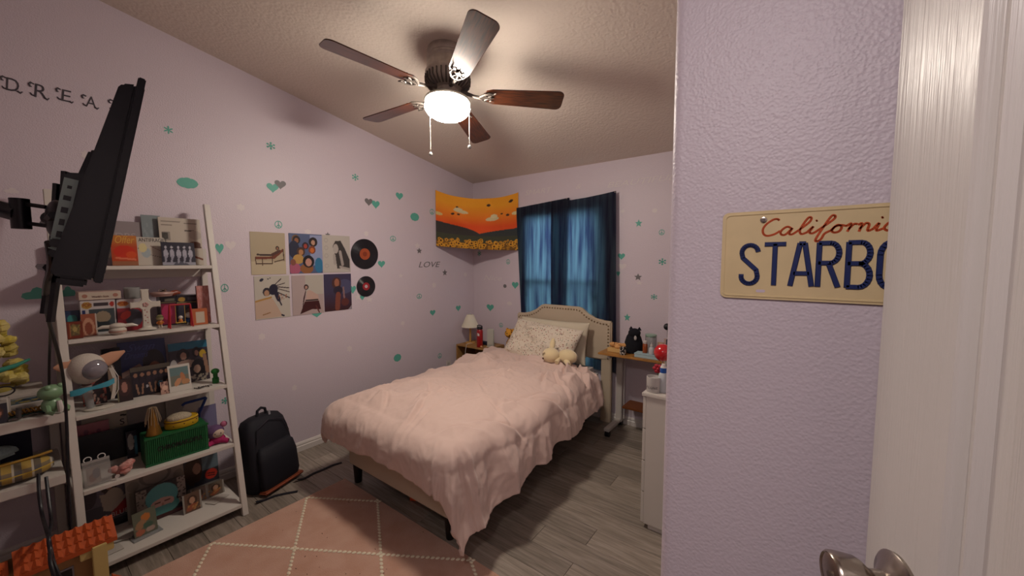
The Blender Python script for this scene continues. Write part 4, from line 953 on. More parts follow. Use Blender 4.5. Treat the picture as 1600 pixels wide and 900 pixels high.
def dpos(x, y, z=zt): p = onz(x, y, z); return (p.x, p.y, z)
# things on the desk
p = dpos(962, 547)
t = T('wooden_box', 'pale pine tray box holding crumpled tan tissue, left on the desk', 'box', (-1.235, 3.20, zt))
M().box(-.075, .075, -.05, .05, 0, .035).build('tray', mat('pine_pale', '#c9a468', rough=.6), t, bevel=.003)
k = M()
random.seed(5)
for i in range(9): k.sph((random.uniform(-.05, .06), random.uniform(-.03, .03), .042 + random.uniform(0, .02)), (.028, .02, .018), 8, 6, fn=lambda d: 1 + .35 * noise.noise(d * 3 + Vector((i, 0, 0))))
k.build('tissue', mat('tan_tissue', '#c7935c', rough=.9), t, kind='stuff')
m_cat = mat('black_cat_plush', '#0d0d16', rough=.95, bump=.4, bscale=200)
t = T('cat_plush', 'black sitting cat plush on the desk under the teal star', 'plush toy', (-1.115, 3.26, zt))
M().lathe([(0, 0), (.070, .002), (.078, .04), (.075, .09), (.060, .14), (.045, .165), (.02, .18), (0, .182)], 24, cap=False).build('body', m_cat, t, smooth=True)
M().sph((.012, -.02, .175), (.052, .048, .040), 18, 12).build('head', m_cat, t, smooth=True)
for sx in (-.022, .050): M().lathe([(.018, 0), (.010, .016), (0, .030)], 10, (sx, -.01, .200)).build('ear', m_cat, t, smooth=True)
M().sph((.036, -.066, .140), (.012, .008, .020), 10, 8).build('muzzle', mat('pale_muzzle', '#a9a3a0', rough=.8), t, smooth=True)
t = T('patterned_cup', 'small black and white patterned cup in front of the cat plush', 'cup', (-1.160, 3.125, zt))
kk = M().lathe([(0, 0), (.024, 0), (.027, .062), (.025, .062), (.022, .004), (0, .004)], 24, cap=False)
m_chk = mat('checked_ceramic', '#b9b3ac', rough=.4); nt = m_chk.node_tree; tc = nt.nodes.new('ShaderNodeTexCoord'); ck = nt.nodes.new('ShaderNodeTexVoronoi'); ck.inputs['Scale'].default_value = 75; rp = nt.nodes.new('ShaderNodeValToRGB'); rp.color_ramp.interpolation = 'CONSTANT'; rp.color_ramp.elements[0].color = (*lin('#17161c'), 1); rp.color_ramp.elements[1].position = .5; rp.color_ramp.elements[1].color = (*lin('#b9b3ac'), 1)
sp2 = nt.nodes.new('ShaderNodeSeparateColor'); nt.links.new(tc.outputs['Object'], ck.inputs[0]); nt.links.new(ck.outputs['Color'], sp2.inputs[0]); nt.links.new(sp2.outputs[0], rp.inputs[0]); nt.links.new(rp.outputs[0], nt.nodes['Principled BSDF'].inputs['Base Color'])
kk.build('cup_body', m_chk, t, smooth=True)
t = T('flat_box', 'pale blue flat box on the desk carrying bottles', 'box', (-.955, 3.15, zt))
M().box(-.100, .100, -.045, .045, 0, .026).build('box_body', mat('pale_blue_card', '#9db4b9', rough=.6), t, bevel=.002)
M().box(-.102, .102, -.047, .047, .026, .034).build('lid', mat('pale_blue_card'), t, bevel=.002)
zb2 = zt + .0345
t = T('amber_bottle', 'amber bottle with a white cap on the pale blue box', 'bottle', (-.985, 3.16, zb2))
M().lathe([(0, 0), (.019, 0), (.020, .003), (.020, .070), (.012, .080)], 20, cap=False).build('body', mat('amber_glass', '#8a4016', rough=.2, coat=.5), t, smooth=True)
M().lathe([(.016, .078), (.017, .080), (.017, .098), (0, .100)], 20, cap=False).build('cap', mat('white_cap', '#c4bdb8', rough=.5), t, smooth=True)
t = T('pump_bottle', 'white pump bottle standing on the pale blue box', 'bottle', (-.925, 3.135, zb2))
M().lathe([(0, 0), (.021, 0), (.022, .004), (.022, .045), (.016, .056), (.008, .060), (.008, .070)], 20, cap=False).build('body', mat('milky_bottle', '#b3b6ba', rough=.35), t, smooth=True)
M().lathe([(.010, .068), (.010, .080), (.004, .082), (.004, .095), (0, .096)], 14, cap=False).build('pump', mat('white_cap'), t, smooth=True)
t = T('glass_jar', 'clear glass jar with a pale green lid behind the bottles', 'jar', (-.99, 3.33, zt))
M().lathe([(0, 0), (.045, 0), (.047, .005), (.047, .135), (.040, .145)], 28, cap=False).build('jar_body', mat('cloudy_glass', '#9a9c9c', rough=.15, alpha=.55), t, smooth=True)
M().lathe([(.045, .142), (.048, .146), (.048, .160), (0, .166)], 28, cap=False).build('lid', mat('pale_green_lid', '#8fa898', rough=.4), t, smooth=True)
t = T('lotion_tube', 'tan lotion tube standing behind the pump bottle', 'tube', (-.875, 3.22, zt))
M().rings([[(.022 * math.cos(q) * a, .022 * math.sin(q) * b, z) for q in [2 * PI * i / 16 for i in range(16)]] for a, b, z in ((.8, .8, 0), (.8, .8, .022), (1, 1, .024), (1.1, .5, .09), (1.15, .08, .125))]).build('tube_body', mat('tan_lotion', '#a98a6e', rough=.4), t, smooth=True)
t = T('lotion_tube', 'pinkish lotion tube beside the dark container on the desk', 'tube', (-.850, 3.30, zt))
M().rings([[(.020 * math.cos(q) * a, .020 * math.sin(q) * b, z) for q in [2 * PI * i / 16 for i in range(16)]] for a, b, z in ((.8, .8, 0), (.8, .8, .022), (1, 1, .024), (1.1, .5, .11), (1.15, .08, .145))]).build('tube_body', mat('pinkish_lotion', '#b0948c', rough=.4), t, smooth=True)
k = M(); random.seed(8)
t = T('candy_pile', 'loose yellow and orange wrapped sweets in front of the cat plush', 'sweets', (-1.04, 3.15, zt))
for i in range(7):
    M().sph((random.uniform(-.025, .025), random.uniform(-.02, .02), .009 + .012 * (i > 4)), (.012, .009, .008), 8, 6).build('sweet', mat('sweet_%s' % ('yellow' if i % 2 else 'orange'), '#c9a03a' if i % 2 else '#b4602a', rough=.5), t, smooth=True)
t = T('organizer', 'dark grey upright organizer with a black top knob at the desk right end', 'organizer', (-.765, 3.20, zt))
M().box(-.055, .075, -.05, .05, 0, .17).build('clear_bin', mat('smoky_plastic', '#3a3944', rough=.25), t, bevel=.006)
M().box(-.050, .075, -.045, .045, .17, .245).build('dark_case', mat('dark_case_fabric', '#1f1f2a', rough=.8), t, bevel=.01)
M().sph((-.060, 0, .262), .028, 14, 10).build('black_ball', m_blk, t, smooth=True)

# ------------------------------------------------------------------ white drawer unit against the right wall
dr = T('drawer_unit', 'white drawer unit standing side-on beside the near wall edge', 'drawers', (-.45, 2.5, 0), world=True)
m_wlac = mat('white_lacquer', '#c3bcb4', rough=.35)
dx0, dx1, dy0, dy1, dz = -.672, -.222, 2.135, 2.86, .80
M().box(dx0 + .018, dx1, dy0 + .006, dy1 - .006, .03, dz - .020).build('body', m_wlac, dr, bevel=.002)
M().box(dx0 - .004, dx1, dy0 - .004, dy1 + .004, dz - .020, dz).build('top', m_wlac, dr, bevel=.003)
M().box(dx0 + .04, dx1, dy0 + .02, dy1 - .02, 0, .03).build('plinth', m_wlac, dr)
for i in range(4):
    z0_ = .035 + i * .186
    q = M().box(dx0, dx0 + .018, dy0 + .008, dy1 - .008, z0_, z0_ + .180).build('drawer', m_wlac, dr, bevel=.002)
    for yk in (dy0 + .19, dy1 - .19):
        kk = M().sph((dx0 - .016, yk, z0_ + .09), .012, 12, 8).cyl((dx0 - .012, yk, z0_ + .09), (dx0, yk, z0_ + .09), .005, .005, 10)
        kn_ = kk.build('knob', m_wlac, q, smooth=True)
zd = dz + .0008
t = T('candle_glass', 'white printed glass candle jar on the drawer unit corner', 'candle', (-.630, 2.190, zd))
M().lathe([(0, 0), (.036, 0), (.038, .004), (.038, .085), (.035, .085), (.035, .070), (0, .070)], 26, cap=False).build('jar_body', mat('frosted_jar', '#b7b2ae', rough=.25), t, smooth=True)
for i_, ch_ in enumerate('FLUNE'):
    a_ = -.75 + i_ * .38
    text('printing', ch_, .018, mat('print_black', '#22202a'), t, (.0385 * math.sin(a_), -.0385 * math.cos(a_), .022), (PI / 2, 0, a_), ext=.0003)
t = T('glue_bottle', 'white bottle with a blue cap on the drawer unit', 'bottle', (ony(1036, 600, 2.21).x, 2.21, zd))
M().lathe([(0, 0), (.024, 0), (.025, .004), (.025, .100), (.012, .118)], 22, cap=False).build('body', mat('milky_bottle'), t, smooth=True)
M().lathe([(.015, .110), (.018, .112), (.018, .140)], 22, cap=False).build('cap', mat('royal_blue_cap', '#1c4c98', rough=.4), t, smooth=True)
M().lathe([(.018, .140), (.012, .150), (.010, .160), (0, .162)], 18, cap=False).build('tip', mat('white_cap'), t, smooth=True)
t = T('perfume_bottle', 'tall clear bottle with a pale body behind the printed candle', 'bottle', (-.615, 2.46, zd))
M().lathe([(0, 0), (.030, 0), (.032, .004), (.028, .15), (.016, .20), (.014, .26)], 24, cap=False).build('body', mat('cloudy_glass'), t, smooth=True)
M().lathe([(.015, .258), (.016, .262), (.016, .30), (0, .302)], 18, cap=False).build('cap', mat('white_cap'), t, smooth=True)
t = T('red_ball_lamp', 'glossy red round ball on a clear stem on the drawer unit', 'ornament', (ony(1036, 551, 2.32).x, 2.32, zd))
BZ = ony(1036, 551, 2.32).z - zd
M().sph((0, 0, BZ), .052, 24, 16).build('ball', mat('glossy_red', '#b3141c', rough=.2, coat=.6), t, smooth=True)
M().lathe([(0, 0), (.035, 0), (.035, .006), (.005, .010), (.004, BZ - .05)], 18, cap=False).build('stem', mat('cloudy_glass'), t, smooth=True)
k = M()
for i in range(6): a = i * PI / 3; k.sph((-.012 + .020 * math.cos(a), -.045, .110 + .018 * math.sin(a)), (.014, .008, .012), 8, 6)
k.sph((-.012, -.052, .110), .009, 8, 6); k.build('flower', mat('crimson_petal', '#a01c30', rough=.6), t, smooth=True)
k = M(); k.tube([(-.012, -.045, 0.0), (-.012, -.045, .10)], .003, 6); k.build('flower_stem', mat('stem_green', '#3d5a34'), t, smooth=True)

# ------------------------------------------------------------------ rug with a knotted diamond lattice
rg_ = T('rug', 'dusty pink rug with a cream dotted diamond lattice on the plank floor', 'rug', (-1.7, .3, 0))
rx0, rx1, ry0, ry1 = -2.50, -.93, -.80, 1.375
m_rug = mat('dusty_pink_pile', '#c29a86', rough=.97, bump=.9, bscale=300, dist=.004, vcol2='#b68a74', vscale=7, sheen=.3)
k = M(); k.sheet(lambda u, v: (rx0 + (rx1 - rx0) * u + 1.7, ry0 + (ry1 - ry0) * v - .3, .009 + .0012 * noise.noise(Vector((u * 30, v * 40, 0)))), 90, 120); k.box(rx0 + 1.7, rx1 + 1.7, ry0 - .3, ry1 - .3, .0005, .0085)
k.build('pile', m_rug, rg_, smooth=True, fixn=False)
k = M(); random.seed(4)
def lat_line(a, b):
    a = Vector(a); b = Vector(b); n = int((b - a).length / .0255)
    for i in range(n):
        p = a + (b - a) * ((i + .5) / n)
        if not (rx0 + .01 < p.x < rx1 - .01 and ry0 + .01 < p.y < ry1 - .008): continue
        an = math.atan2(b.y - a.y, b.x - a.x) + .5
        k.sph((0, 0, 0), (.0125, .0085, .005), 7, 4); m0 = len(k.v) - 7 * 5
        for q in range(m0, len(k.v)):
            x, y, z = k.v[q]; k.v[q] = (x * math.cos(an) - y * math.sin(an) + p.x + 1.7, x * math.sin(an) + y * math.cos(an) + p.y - .3, z + .0105)
half_x, half_y = .403, .252
for i in range(-1, 6):
    for j in range(-9, 3):
        if (i + j) % 2 == 0:
            a = (-2.49 + half_x * i, 1.108 + half_y * j); lat_line(a, (a[0] + half_x, a[1] + half_y)); lat_line(a, (a[0] + half_x, a[1] - half_y))
k.build('lattice_knots', mat('cream_yarn', '#d9ceb6', rough=.95), rg_, smooth=True, kind='stuff', fixn=False)
k = M(); random.seed(6)
for i in range(46):
    x = random.gauss(-1.85, .25); y = random.gauss(.85, .22); k.sph((x + 1.7, y - .3, .0108), (random.uniform(.002, .006), random.uniform(.0015, .003), .0012), 5, 3)
k.build('lint_specks', mat('dark_lint', '#5a3b30', rough=1), rg_, kind='stuff', fixn=False)
# ------------------------------------------------------------------ ladder shelf
lad = T('ladder_shelf', 'white five-tier ladder shelf leaning against the left wall', 'shelf', (-2.9, .49, 0), world=True)
m_ws = mat('white_shelf_paint', '#c6c0b8', rough=.4)
LY0, LY1 = .150, .826
def fx(z): return -2.622 - .214 * z
SZ = [1.514, 1.150, .782, .430, .072]
for ya in (LY0, LY1 - .030):
    M().rings([[(fx(z) - .034, ya, z), (fx(z), ya, z), (fx(z), ya + .030, z), (fx(z) - .034, ya + .030, z)] for z in (0, 1.90)]).build('front_leg', m_ws, lad, bevel=.002)
    M().box(XL + .008, XL + .036, ya, ya + .030, 0, 1.62).build('rear_leg', m_ws, lad, bevel=.002)
for z in SZ:
    M().box(XL + .010, fx(z) + .004, LY0 + .030, LY1 - .030, z - .020, z).build('shelf_board', m_ws, lad, bevel=.0015)
    M().box(XL + .010, XL + .026, LY0 + .030, LY1 - .030, z - .075, z - .0205).build('back_rail', m_ws, lad, bevel=.001)
    for ya in (LY0 + .004, LY1 - .026): M().box(XL + .036, fx(z) - .030, ya, ya + .022, z - .045, z - .0205).build('side_rail', m_ws, lad, bevel=.001)
M().box(XL + .010, XL + .026, LY0 + .030, LY1 - .030, 1.56, 1.615).build('back_rail', m_ws, lad, bevel=.001)

def at_shelf(k, xl, xr, yb, yt, xmin=None, xmax=None):
    z = SZ[k] + .0008; p = onz((xl + xr) / 2, yb, z); X = min(max(p.x, XL + .04), fx(z) - .03)
    if xmax is not None: X = min(X, xmax)
    a = onx(xl, yb, X); b = onx(xr, yb, X); t = onx((xl + xr) / 2, yt, X)
    ya = max(a.y, LY0 + .032); yb_ = min(b.y, LY1 - .032)
    return X, (ya + yb_) / 2, z, yb_ - ya, t.z - z
R90 = (0, 0, PI / 2)
def scard(k, xl, xr, yb, yt, base, ops, label, cat='album', name='album', t=.008, tilt=8, rough=.3, X=None, yaw=0, th=None):
    x, y, z, w_, h_ = at_shelf(k, xl, xr, yb, yt)
    if X is not None: x = X; a = onx(xl, (yb + yt) / 2, X); b = onx(xr, (yb + yt) / 2, X); ya = max(a.y, LY0 + .032); yb_ = min(b.y, LY1 - .032); y = (ya + yb_) / 2; w_ = yb_ - ya; h_ = onx((xl + xr) / 2, yt, X).z - z
    th = math.radians(tilt); h_ = max(.02, h_ / math.cos(th))
    o = card(name, w_, h_, t, base, ops, res=.0032, rough=rough, label=label, cat=cat)
    o.location = (x, y, z + t / 2 * math.sin(th)); o.rotation_euler = (-th, 0, PI / 2 + math.radians(yaw))
    o['_wh'] = (w_, h_, t)
    return o
def ctext(o, body, size, col, x, z, width=None, shear=0, rot=0, name='lettering', bold=0):
    w_, h_, t = o['_wh']
    return text(name, body, size, mat('ink_' + col[1:], col, rough=.5), o, (x * w_, -t / 2 - .0006, z * h_), (PI / 2, rot, 0), ext=.0003, shear=shear, width=width * w_ if width else None, bold=bold)
face = lambda cx, cy, r_, hair='#2a1a18', skin='#b08068': head(cx, cy, r_, skin, hair, 1.35)

# --- top shelf
o = scard(0, 178, 226, 405, 346, '#8d8284', [('l', .2, .62, .6, .66, .02, '#a79c9c'), ('e', .3, .36, .08, .10, 0, '#2c2426'), ('e', .55, .36, .08, .10, 0, '#2c2426'), ('e', .82, .36, .08, .10, 0, '#2c2426'), ('e', .3, .30, .05, .07, 0, '#a07868'), ('e', .55, .30, .05, .07, 0, '#a07868'), ('e', .82, .30, .05, .07, 0, '#a07868'), ('r', 0, 0, 1, .2, '#8a2c28')], 'mauve photo card with three dark heads behind the orange album', X=-3.13)
ctext(o, 'DBS', .05, '#a99c9a', -.1, .60)
o = scard(0, 224, 254, 405, 336, '#7b8588', [('g', .4, 0, '#8e9698'), ('n', 12, 3, .1, .3, .9, .8, .05, '#858f92')], 'thin grey blue case standing at the back of the top shelf', X=-3.12)
o = scard(0, 251, 322, 410, 341, '#b5aa9c', [('r', .06, .52, .24, .70, '#8a8078'), ('e', .82, .45, .14, .06, 0, '#5a2f1a'), ('p', [(.72, .36), (.98, .36), (.95, .46), (.75, .46)], '#4a2614'), ('l', .06, .92, .5, .92, .01, '#80766e'), ('l', .6, .90, .9, .90, .01, '#80766e'), ('l', .6, .74, .82, .74, .012, '#5a524c'), ('l', .06, .84, .3, .84, .008, '#80766e'), ('l', .65, .22, .98, .12, .02, '#6a3018'), ('e', .74, .06, .05, .06, 0, '#3a2418'), ('e', .85, .65, .16, .1, 0, '#a69a8e')], 'large cream record sleeve with brown patches at the right end of the top shelf', X=-3.09)
for i in range(9): M().box(-.5 * o['_wh'][0] + .012 + i * .0032, -.5 * o['_wh'][0] + .0135 + i * .0032, -.0052, -.0042, .55 * o['_wh'][1], .68 * o['_wh'][1]).build('barcode_bar', mat('ink_222222', '#222222'), o)
o = scard(0, 212, 258, 411, 371, '#b8b0a4', [('l', .1, .6, .35, .3, .015, '#3a3430'), ('l', .5, .7, .98, .45, .008, '#6a2c28'), ('l', .4, .4, .98, .25, .008, '#3a3430'), ('e', .35, .45, .16, .18, 0, '#9aa4a8'), ('e', .25, .62, .14, .16, 0, '#c8bc8c')], 'white album cover titled in black capitals on the top shelf', X=-3.03)
ctext(o, 'ANTIFRAGILE', .03, '#15131a', .12, .84, width=.98)
o = scard(0, 174, 215, 411, 368, '#a8401c', [('g', .62, .85, '#b06c30'), ('e', .5, .45, .42, .22, 0, '#b82c14'), ('l', .15, .25, .9, .20, .03, '#c86a4a'), ('r', 0, 0, 1, .15, '#8f5a3c'), ('e', .75, .35, .2, .12, 0, '#c2481c')], 'red and orange album cover with gold script beside the television', X=-3.00)
ctext(o, 'Offer', .06, '#c9963c', 0, .74, width=.75, shear=.3)
o = scard(0, 253, 305, 411, 379, '#22202e', [('r', 0, 0, 1, .12, '#8a8a94'), ('p', [(.3, .0), (.45, .2), (.7, .1), (.8, 0)], '#4a4a56')] + sum([[('e', x, .78, .035, .06, 0, '#a8a6ae'), ('e', x, .5, .07, .20, 0, '#9c9aa6'), ('l', x, .4, x - .03, .12, .03, '#8a8894')] for x in (.12, .30, .5, .68, .86)], []), 'dark photo card of five dancers in front of the cream sleeve', X=-2.985)

# --- second shelf
def wbox(k, xl, xr, yb, yt, depth, col, label, m2, face_ops, name='collectible_box', X=None, yaw=0):
    """window box: card shell, dark window with frame and a small figure inside"""
    x, y, z, w_, h_ = at_shelf(k, xl, xr, yb, yt)
    if X is not None: x = X; a = onx(xl, (yb + yt) / 2, X); b = onx(xr, (yb + yt) / 2, X); ya = max(a.y, LY0 + .032); y = (ya + b.y) / 2; w_ = b.y - ya; h_ = onx((xl + xr) / 2, yt, X).z - z
    o = card(name, w_, h_, depth, col, face_ops, res=.003, label=label, cat='box', rough=.3)
    o.location = (x - depth / 2, y, z); o.rotation_euler = (0, 0, PI / 2 + yaw); o['_wh'] = (w_, h_, depth)
    return o
o = wbox(1, 126, 181, 510, 469, .085, '#b5aead', 'white window box with a pale-haired figure, left on the second shelf', None, [('r', .22, .06, .96, .74, '#3c4448'), ('e', .62, .50, .22, .17, 0, '#8c7c66'), ('r', .45, .1, .8, .35, '#2a3034'), ('e', .18, .86, .15, .10, 0, '#a8843a'), ('r', .38, .82, .8, .92, '#3a3238'), ('e', .90, .87, .07, .08, 0, '#a03028'), ('r', .04, .25, .14, .72, '#1c2c5c')], X=-2.98)
ctext(o, 'POP!', .03, '#8a3020', -.31, .81, width=.24)
o = wbox(1, 183, 226, 508, 467, .085, '#a8969c', 'red and white window box beside the white cross', None, [('r', .0, .74, 1, 1, '#b0a8a8'), ('r', .0, .0, 1, .72, '#8c2c34'), ('e', .6, .4, .32, .28, 0, '#4a4a54'), ('e', .3, .5, .2, .12, 20, '#c23c30'), ('e', .7, .75, .2, .08, 0, '#b03040'), ('e', .22, .86, .2, .08, 0, '#b06c2c')], X=-2.99)
ctext(o, 'POP!', .028, '#8a2018', -.28, .82, width=.3)
o = wbox(1, 250, 276, 500, 463, .08, '#1e1c26', 'dark window box with magenta figure behind the orange toy', None, [('r', .05, .05, .95, .75, '#7a2038'), ('e', .4, .45, .3, .25, 0, '#a83058'), ('r', 0, .78, 1, .80, '#8a7a50'), ('r', .3, .84, .9, .92, '#6a6658')], X=-3.05)
o = wbox(1, 276.5, 316, 498, 461, .08, '#1e1c26', 'dark window box with a gold oval mark behind the red swing toy', None, [('r', .05, .05, .95, .72, '#3a3844'), ('e', .5, .35, .2, .2, 0, '#6a5a54'), ('e', .2, .86, .14, .08, 0, '#a8843a'), ('r', .42, .82, .95, .93, '#46424a'), ('r', 0, .74, 1, .76, '#8a7a50')], X=-3.05)
# flat book lying across the window boxes
zt2 = onx(150, 469, -2.98).z + .001
o = T('storybook', 'pale pink book lying flat on top of the window boxes', 'book', (-3.03, (onx(122, 462, -2.98).y + onx(189, 462, -2.98).y) / 2, zt2 + .001), R90)
wbk = onx(189, 462, -2.98).y - onx(122, 462, -2.98).y; hbk = onx(150, 456, -2.98).z - zt2
M().box(-wbk / 2, wbk / 2, -.055, .06, 0, hbk).build('cover', mat('pale_pink_book', '#b59a92', rough=.5), o, bevel=.0015)
M().box(-wbk / 2 + .003, wbk / 2 - .003, -.0551, .055, .003, hbk - .003).build('pages', mat('cream_pages', '#b8aa9a', rough=.8), o)
text('spine_title', "World's Style", .014, mat('ink_6a4440', '#6a4440'), o, (0, -.0562, hbk * .28), (PI / 2, 0, 0), ext=.0003, width=wbk * .4)
for s_ in (-.36, .36): M().add(*lat_y([(.010, 0), (.010, .0004), (0, .0004)], (s_ * wbk, -.0556, hbk / 2), 16)).build('emblem', mat('ink_9a5a50', '#9a6a5c'), o)
# candle and shell dish on the boxes
def on_x(px_, py_, X): return onx(px_, py_, X)
c = onx(207, 466, -3.02)
t = T('candle_jar', 'pale yellow candle in a clear jar behind the white cross', 'candle', (-3.02, c.y, onx(205, 467, -2.99).z + .001))
M().lathe([(0, 0), (.033, 0), (.035, .004), (.035, .062), (.033, .062), (.032, .006), (0, .006)], 26, cap=False).build('jar_body', mat('cloudy_glass'), t, smooth=True)
M().lathe([(0, .006), (.0315, .006), (.0315, .050), (0, .052)], 24, cap=False).build('wax', mat('yellow_wax', '#b3a573', rough=.5), t, smooth=True)
c = onx(253, 462, -3.04)
t = T('jewelled_dish', 'pink shell dish with a glittering lid on the dark window boxes', 'dish', (-3.04, c.y, onx(262, 463, -3.05).z + .0015))
M().lathe([(0, 0), (.045, .002), (.055, .018), (.052, .026), (.020, .030)], 24, cap=False).build('bowl', mat('pink_porcelain', '#a8867e', rough=.4), t, smooth=True)
M().tube([(0, .045, .015), (0, .07, .022), (0, .085, .015)], [.018, .014, .008], 10).build('side_shell', mat('copper_shell', '#7a3a26', rough=.35), t, smooth=True)
k = M()
for i in range(9): k.sph((random.uniform(-.01, .01), -.012 + i * .004, .036 + .004 * (i % 2)), .006, 6, 4)
k.build('gem_cluster', mat('silver_gem', '#d8d4cc', rough=.08, metal=1), t, kind='stuff')
# white ceramic cross
c = at_shelf(1, 222, 232, 508, 453); X = -2.915; pz_ = SZ[1] + .001
cy_ = onx(228, 480, X).y; hh = onx(226, 453, X).z - pz_; hwid = (onx(252, 474, X).y - onx(204, 474, X).y) / 2
t = T('ceramic_cross', 'white floral ceramic cross standing on the second shelf', 'cross', (X, cy_, pz_ + .004), (math.radians(-5), 0, PI / 2 - .05))
a_ = .016; zc_ = hh * .62; fl_ = .007
pg = [(-a_ - .004, .012), (-a_, .05), (-a_, zc_ - a_ - .012), (-a_ - .012, zc_ - a_), (-hwid + .008, zc_ - a_), (-hwid, zc_ - a_ - .004), (-hwid, zc_ + a_ + .004), (-hwid + .008, zc_ + a_), (-a_ - .012, zc_ + a_), (-a_, zc_ + a_ + .012), (-a_, hh - .008), (-a_ - .004, hh)]
pg = pg + [(-x, z) for x, z in pg[::-1]]
M().prism(pg, -.006, .006, 'xz').build('cross_body', mat('white_ceramic', '#bdb6aa', rough=.3, coat=.3), t, bevel=.003, seg=3, smooth=True)
M().lathe([(0, 0), (.040, 0), (.038, .008), (.022, .014), (.018, .022)], 24, cap=False, sy=.6).build('base', mat('white_ceramic'), t, smooth=True)
k = M()
for i in range(5): an = i * 1.257; k.sph((.008 * math.cos(an), -.0075, zc_ + .008 * math.sin(an)), (.006, .002, .006), 8, 5)
for z in (.04, .07, .10): k.sph((.004, -.0065, z), (.004, .0015, .004), 6, 4); k.sph((-.004, -.0065, z + .012), (.004, .0015, .004), 6, 4)
k.build('rose_relief', mat('faded_rose', '#a8807a', rough=.5), t, smooth=True)
# pink books leaning at the right end, orange cardholder
o = scard(1, 309, 328, 503, 447, '#a8685e', [('n', 60, 5, 0, 0, 1, 1, .06, '#b5807a')], 'pink speckled notebook leaning at the right end of the second shelf', 'notebook', 'notebook', t=.02, tilt=6, X=-2.98)
o = scard(1, 300, 324, 505, 482, '#a85a34', [('r', .26, .12, .80, .80, '#b5a896')], 'orange card frame with a white note on the second shelf', 'card', 'card_frame', t=.012, tilt=4, X=-2.93)
o = scard(1, 127, 152, 518, 491, '#8a4c34', [('e', .45, .40, .38, .42, 0, '#b08066'), ('e', .45, .35, .24, .28, 0, '#7c3c28'), ('r', .94, .0, 1, 1, '#b0a498')], 'terracotta arch print card behind the small yellow doll', 'card', 'print_card', t=.004, tilt=10, X=-2.93)
o = scard(1, 98, 126, 506, 486, '#22304e', [('e', .5, .65, .32, .18, 0, '#2f7a78'), ('e', .5, .4, .3, .14, 0, '#8a5a48'), ('r', 0, 0, 1, .25, '#20183c')], 'iridescent blue card behind the amber photo block', 'card', 'print_card', t=.003, tilt=10, X=-2.99)
o = scard(1, 97, 129, 527, 503, '#6a2a18', [('r', .20, .16, .80, .84, '#5a4a30'), ('n', 30, 2, .2, .2, .8, .8, .06, '#7a6a3a'), ('e', .5, .55, .14, .16, 0, '#a08a50'), ('r', .16, .1, .2, .9, '#9a5a3a')], 'amber acrylic photo block at the left end of the second shelf', 'photo block', 'photo_block', t=.03, tilt=2, X=-2.905)
def doll(k, x, yb, yt, label, cols, X=None, name='figurine', hat=None):
    p = onz(x, yb, SZ[k]); X = p.x if X is None else X; y = onx(x, (yb + yt) / 2, X).y; h_ = onx(x, yt, X).z - SZ[k]
    t = T(name, label, 'figurine', (X, y, SZ[k] + .001), (0, 0, PI / 2)); s_ = h_ / .10
    body, hd, lg = cols
    M().lathe([(.012 * s_, .022 * s_), (.017 * s_, .03 * s_), (.015 * s_, .045 * s_), (.009 * s_, .055 * s_)], 14, cap=True).build('body', mat('toy_' + body[1:], body, rough=.4), t, smooth=True)
    M().sph((0, 0, .074 * s_), (.023 * s_, .021 * s_, .022 * s_), 14, 10).build('head', mat('toy_' + hd[1:], hd, rough=.4), t, smooth=True)
    for sx in (-1, 1):
        M().tube([(sx * .007 * s_, 0, 0), (sx * .007 * s_, 0, .026 * s_)], [.0065 * s_, .006 * s_], 8).build('leg', mat('toy_' + lg[1:], lg, rough=.4), t, smooth=True)
        M().tube([(sx * .012 * s_, 0, .048 * s_), (sx * .022 * s_, -.004 * s_, .034 * s_)], [.005 * s_, .004 * s_], 6).build('arm', mat('toy_' + body[1:], body), t, smooth=True)
    if hat: M().lathe([(.022 * s_, .078 * s_), (.020 * s_, .090 * s_), (.010 * s_, .099 * s_), (0, .1 * s_)], 14, cap=False).build('hair', mat('toy_' + hat[1:], hat, rough=.6), t, smooth=True)
    return t
doll(1, 134.5, 524, 496, 'small yellow baby doll with a pale hat beside the amber block', ('#b5913e', '#b89a70', '#b5913e'), hat='#b3aca0')
doll(1, 214, 514, 489, 'small golden-haired doll in green standing left of the cross', ('#4a7a70', '#b08a5a', '#5a8a8c'), hat='#a8782c')
doll(1, 250, 512, 492, 'small orange dressed toy right of the cross', ('#b4682a', '#a89a70', '#b0a094'), hat='#8a8a5a')
doll(1, 295.5, 508, 487, 'small white toy in blue overalls by the red swing', ('#24467a', '#bdb4ac', '#b8b0a8'))
t = T('ceramic_bowl', 'round white ceramic bowl with flat side handles on the second shelf', 'bowl', (-2.885, onx(184, 515, -2.885).y, SZ[1] + .001), R90)
M().lathe([(0, 0), (.022, 0), (.034, .012), (.034, .028), (.026, .036), (0, .037)], 24, cap=False).build('bowl_body', mat('white_ceramic'), t, smooth=True)
for sx in (-1, 1): M().tube([(sx * .028, 0, .044), (sx * .055, 0, .046), (sx * .078, 0, .038)], [.010, .009, .004], 8).build('handle', mat('white_ceramic'), t, smooth=True)
M().sph((0, 0, .046), (.034, .028, .016), 16, 8).build('lid', mat('white_ceramic'), t, smooth=True)
M().lathe([(.0345, .014), (.0352, .018), (.0345, .022)], 24, cap=False).build('glaze_band', mat('blush_glaze', '#a07a6c', rough=.3), t, smooth=True)
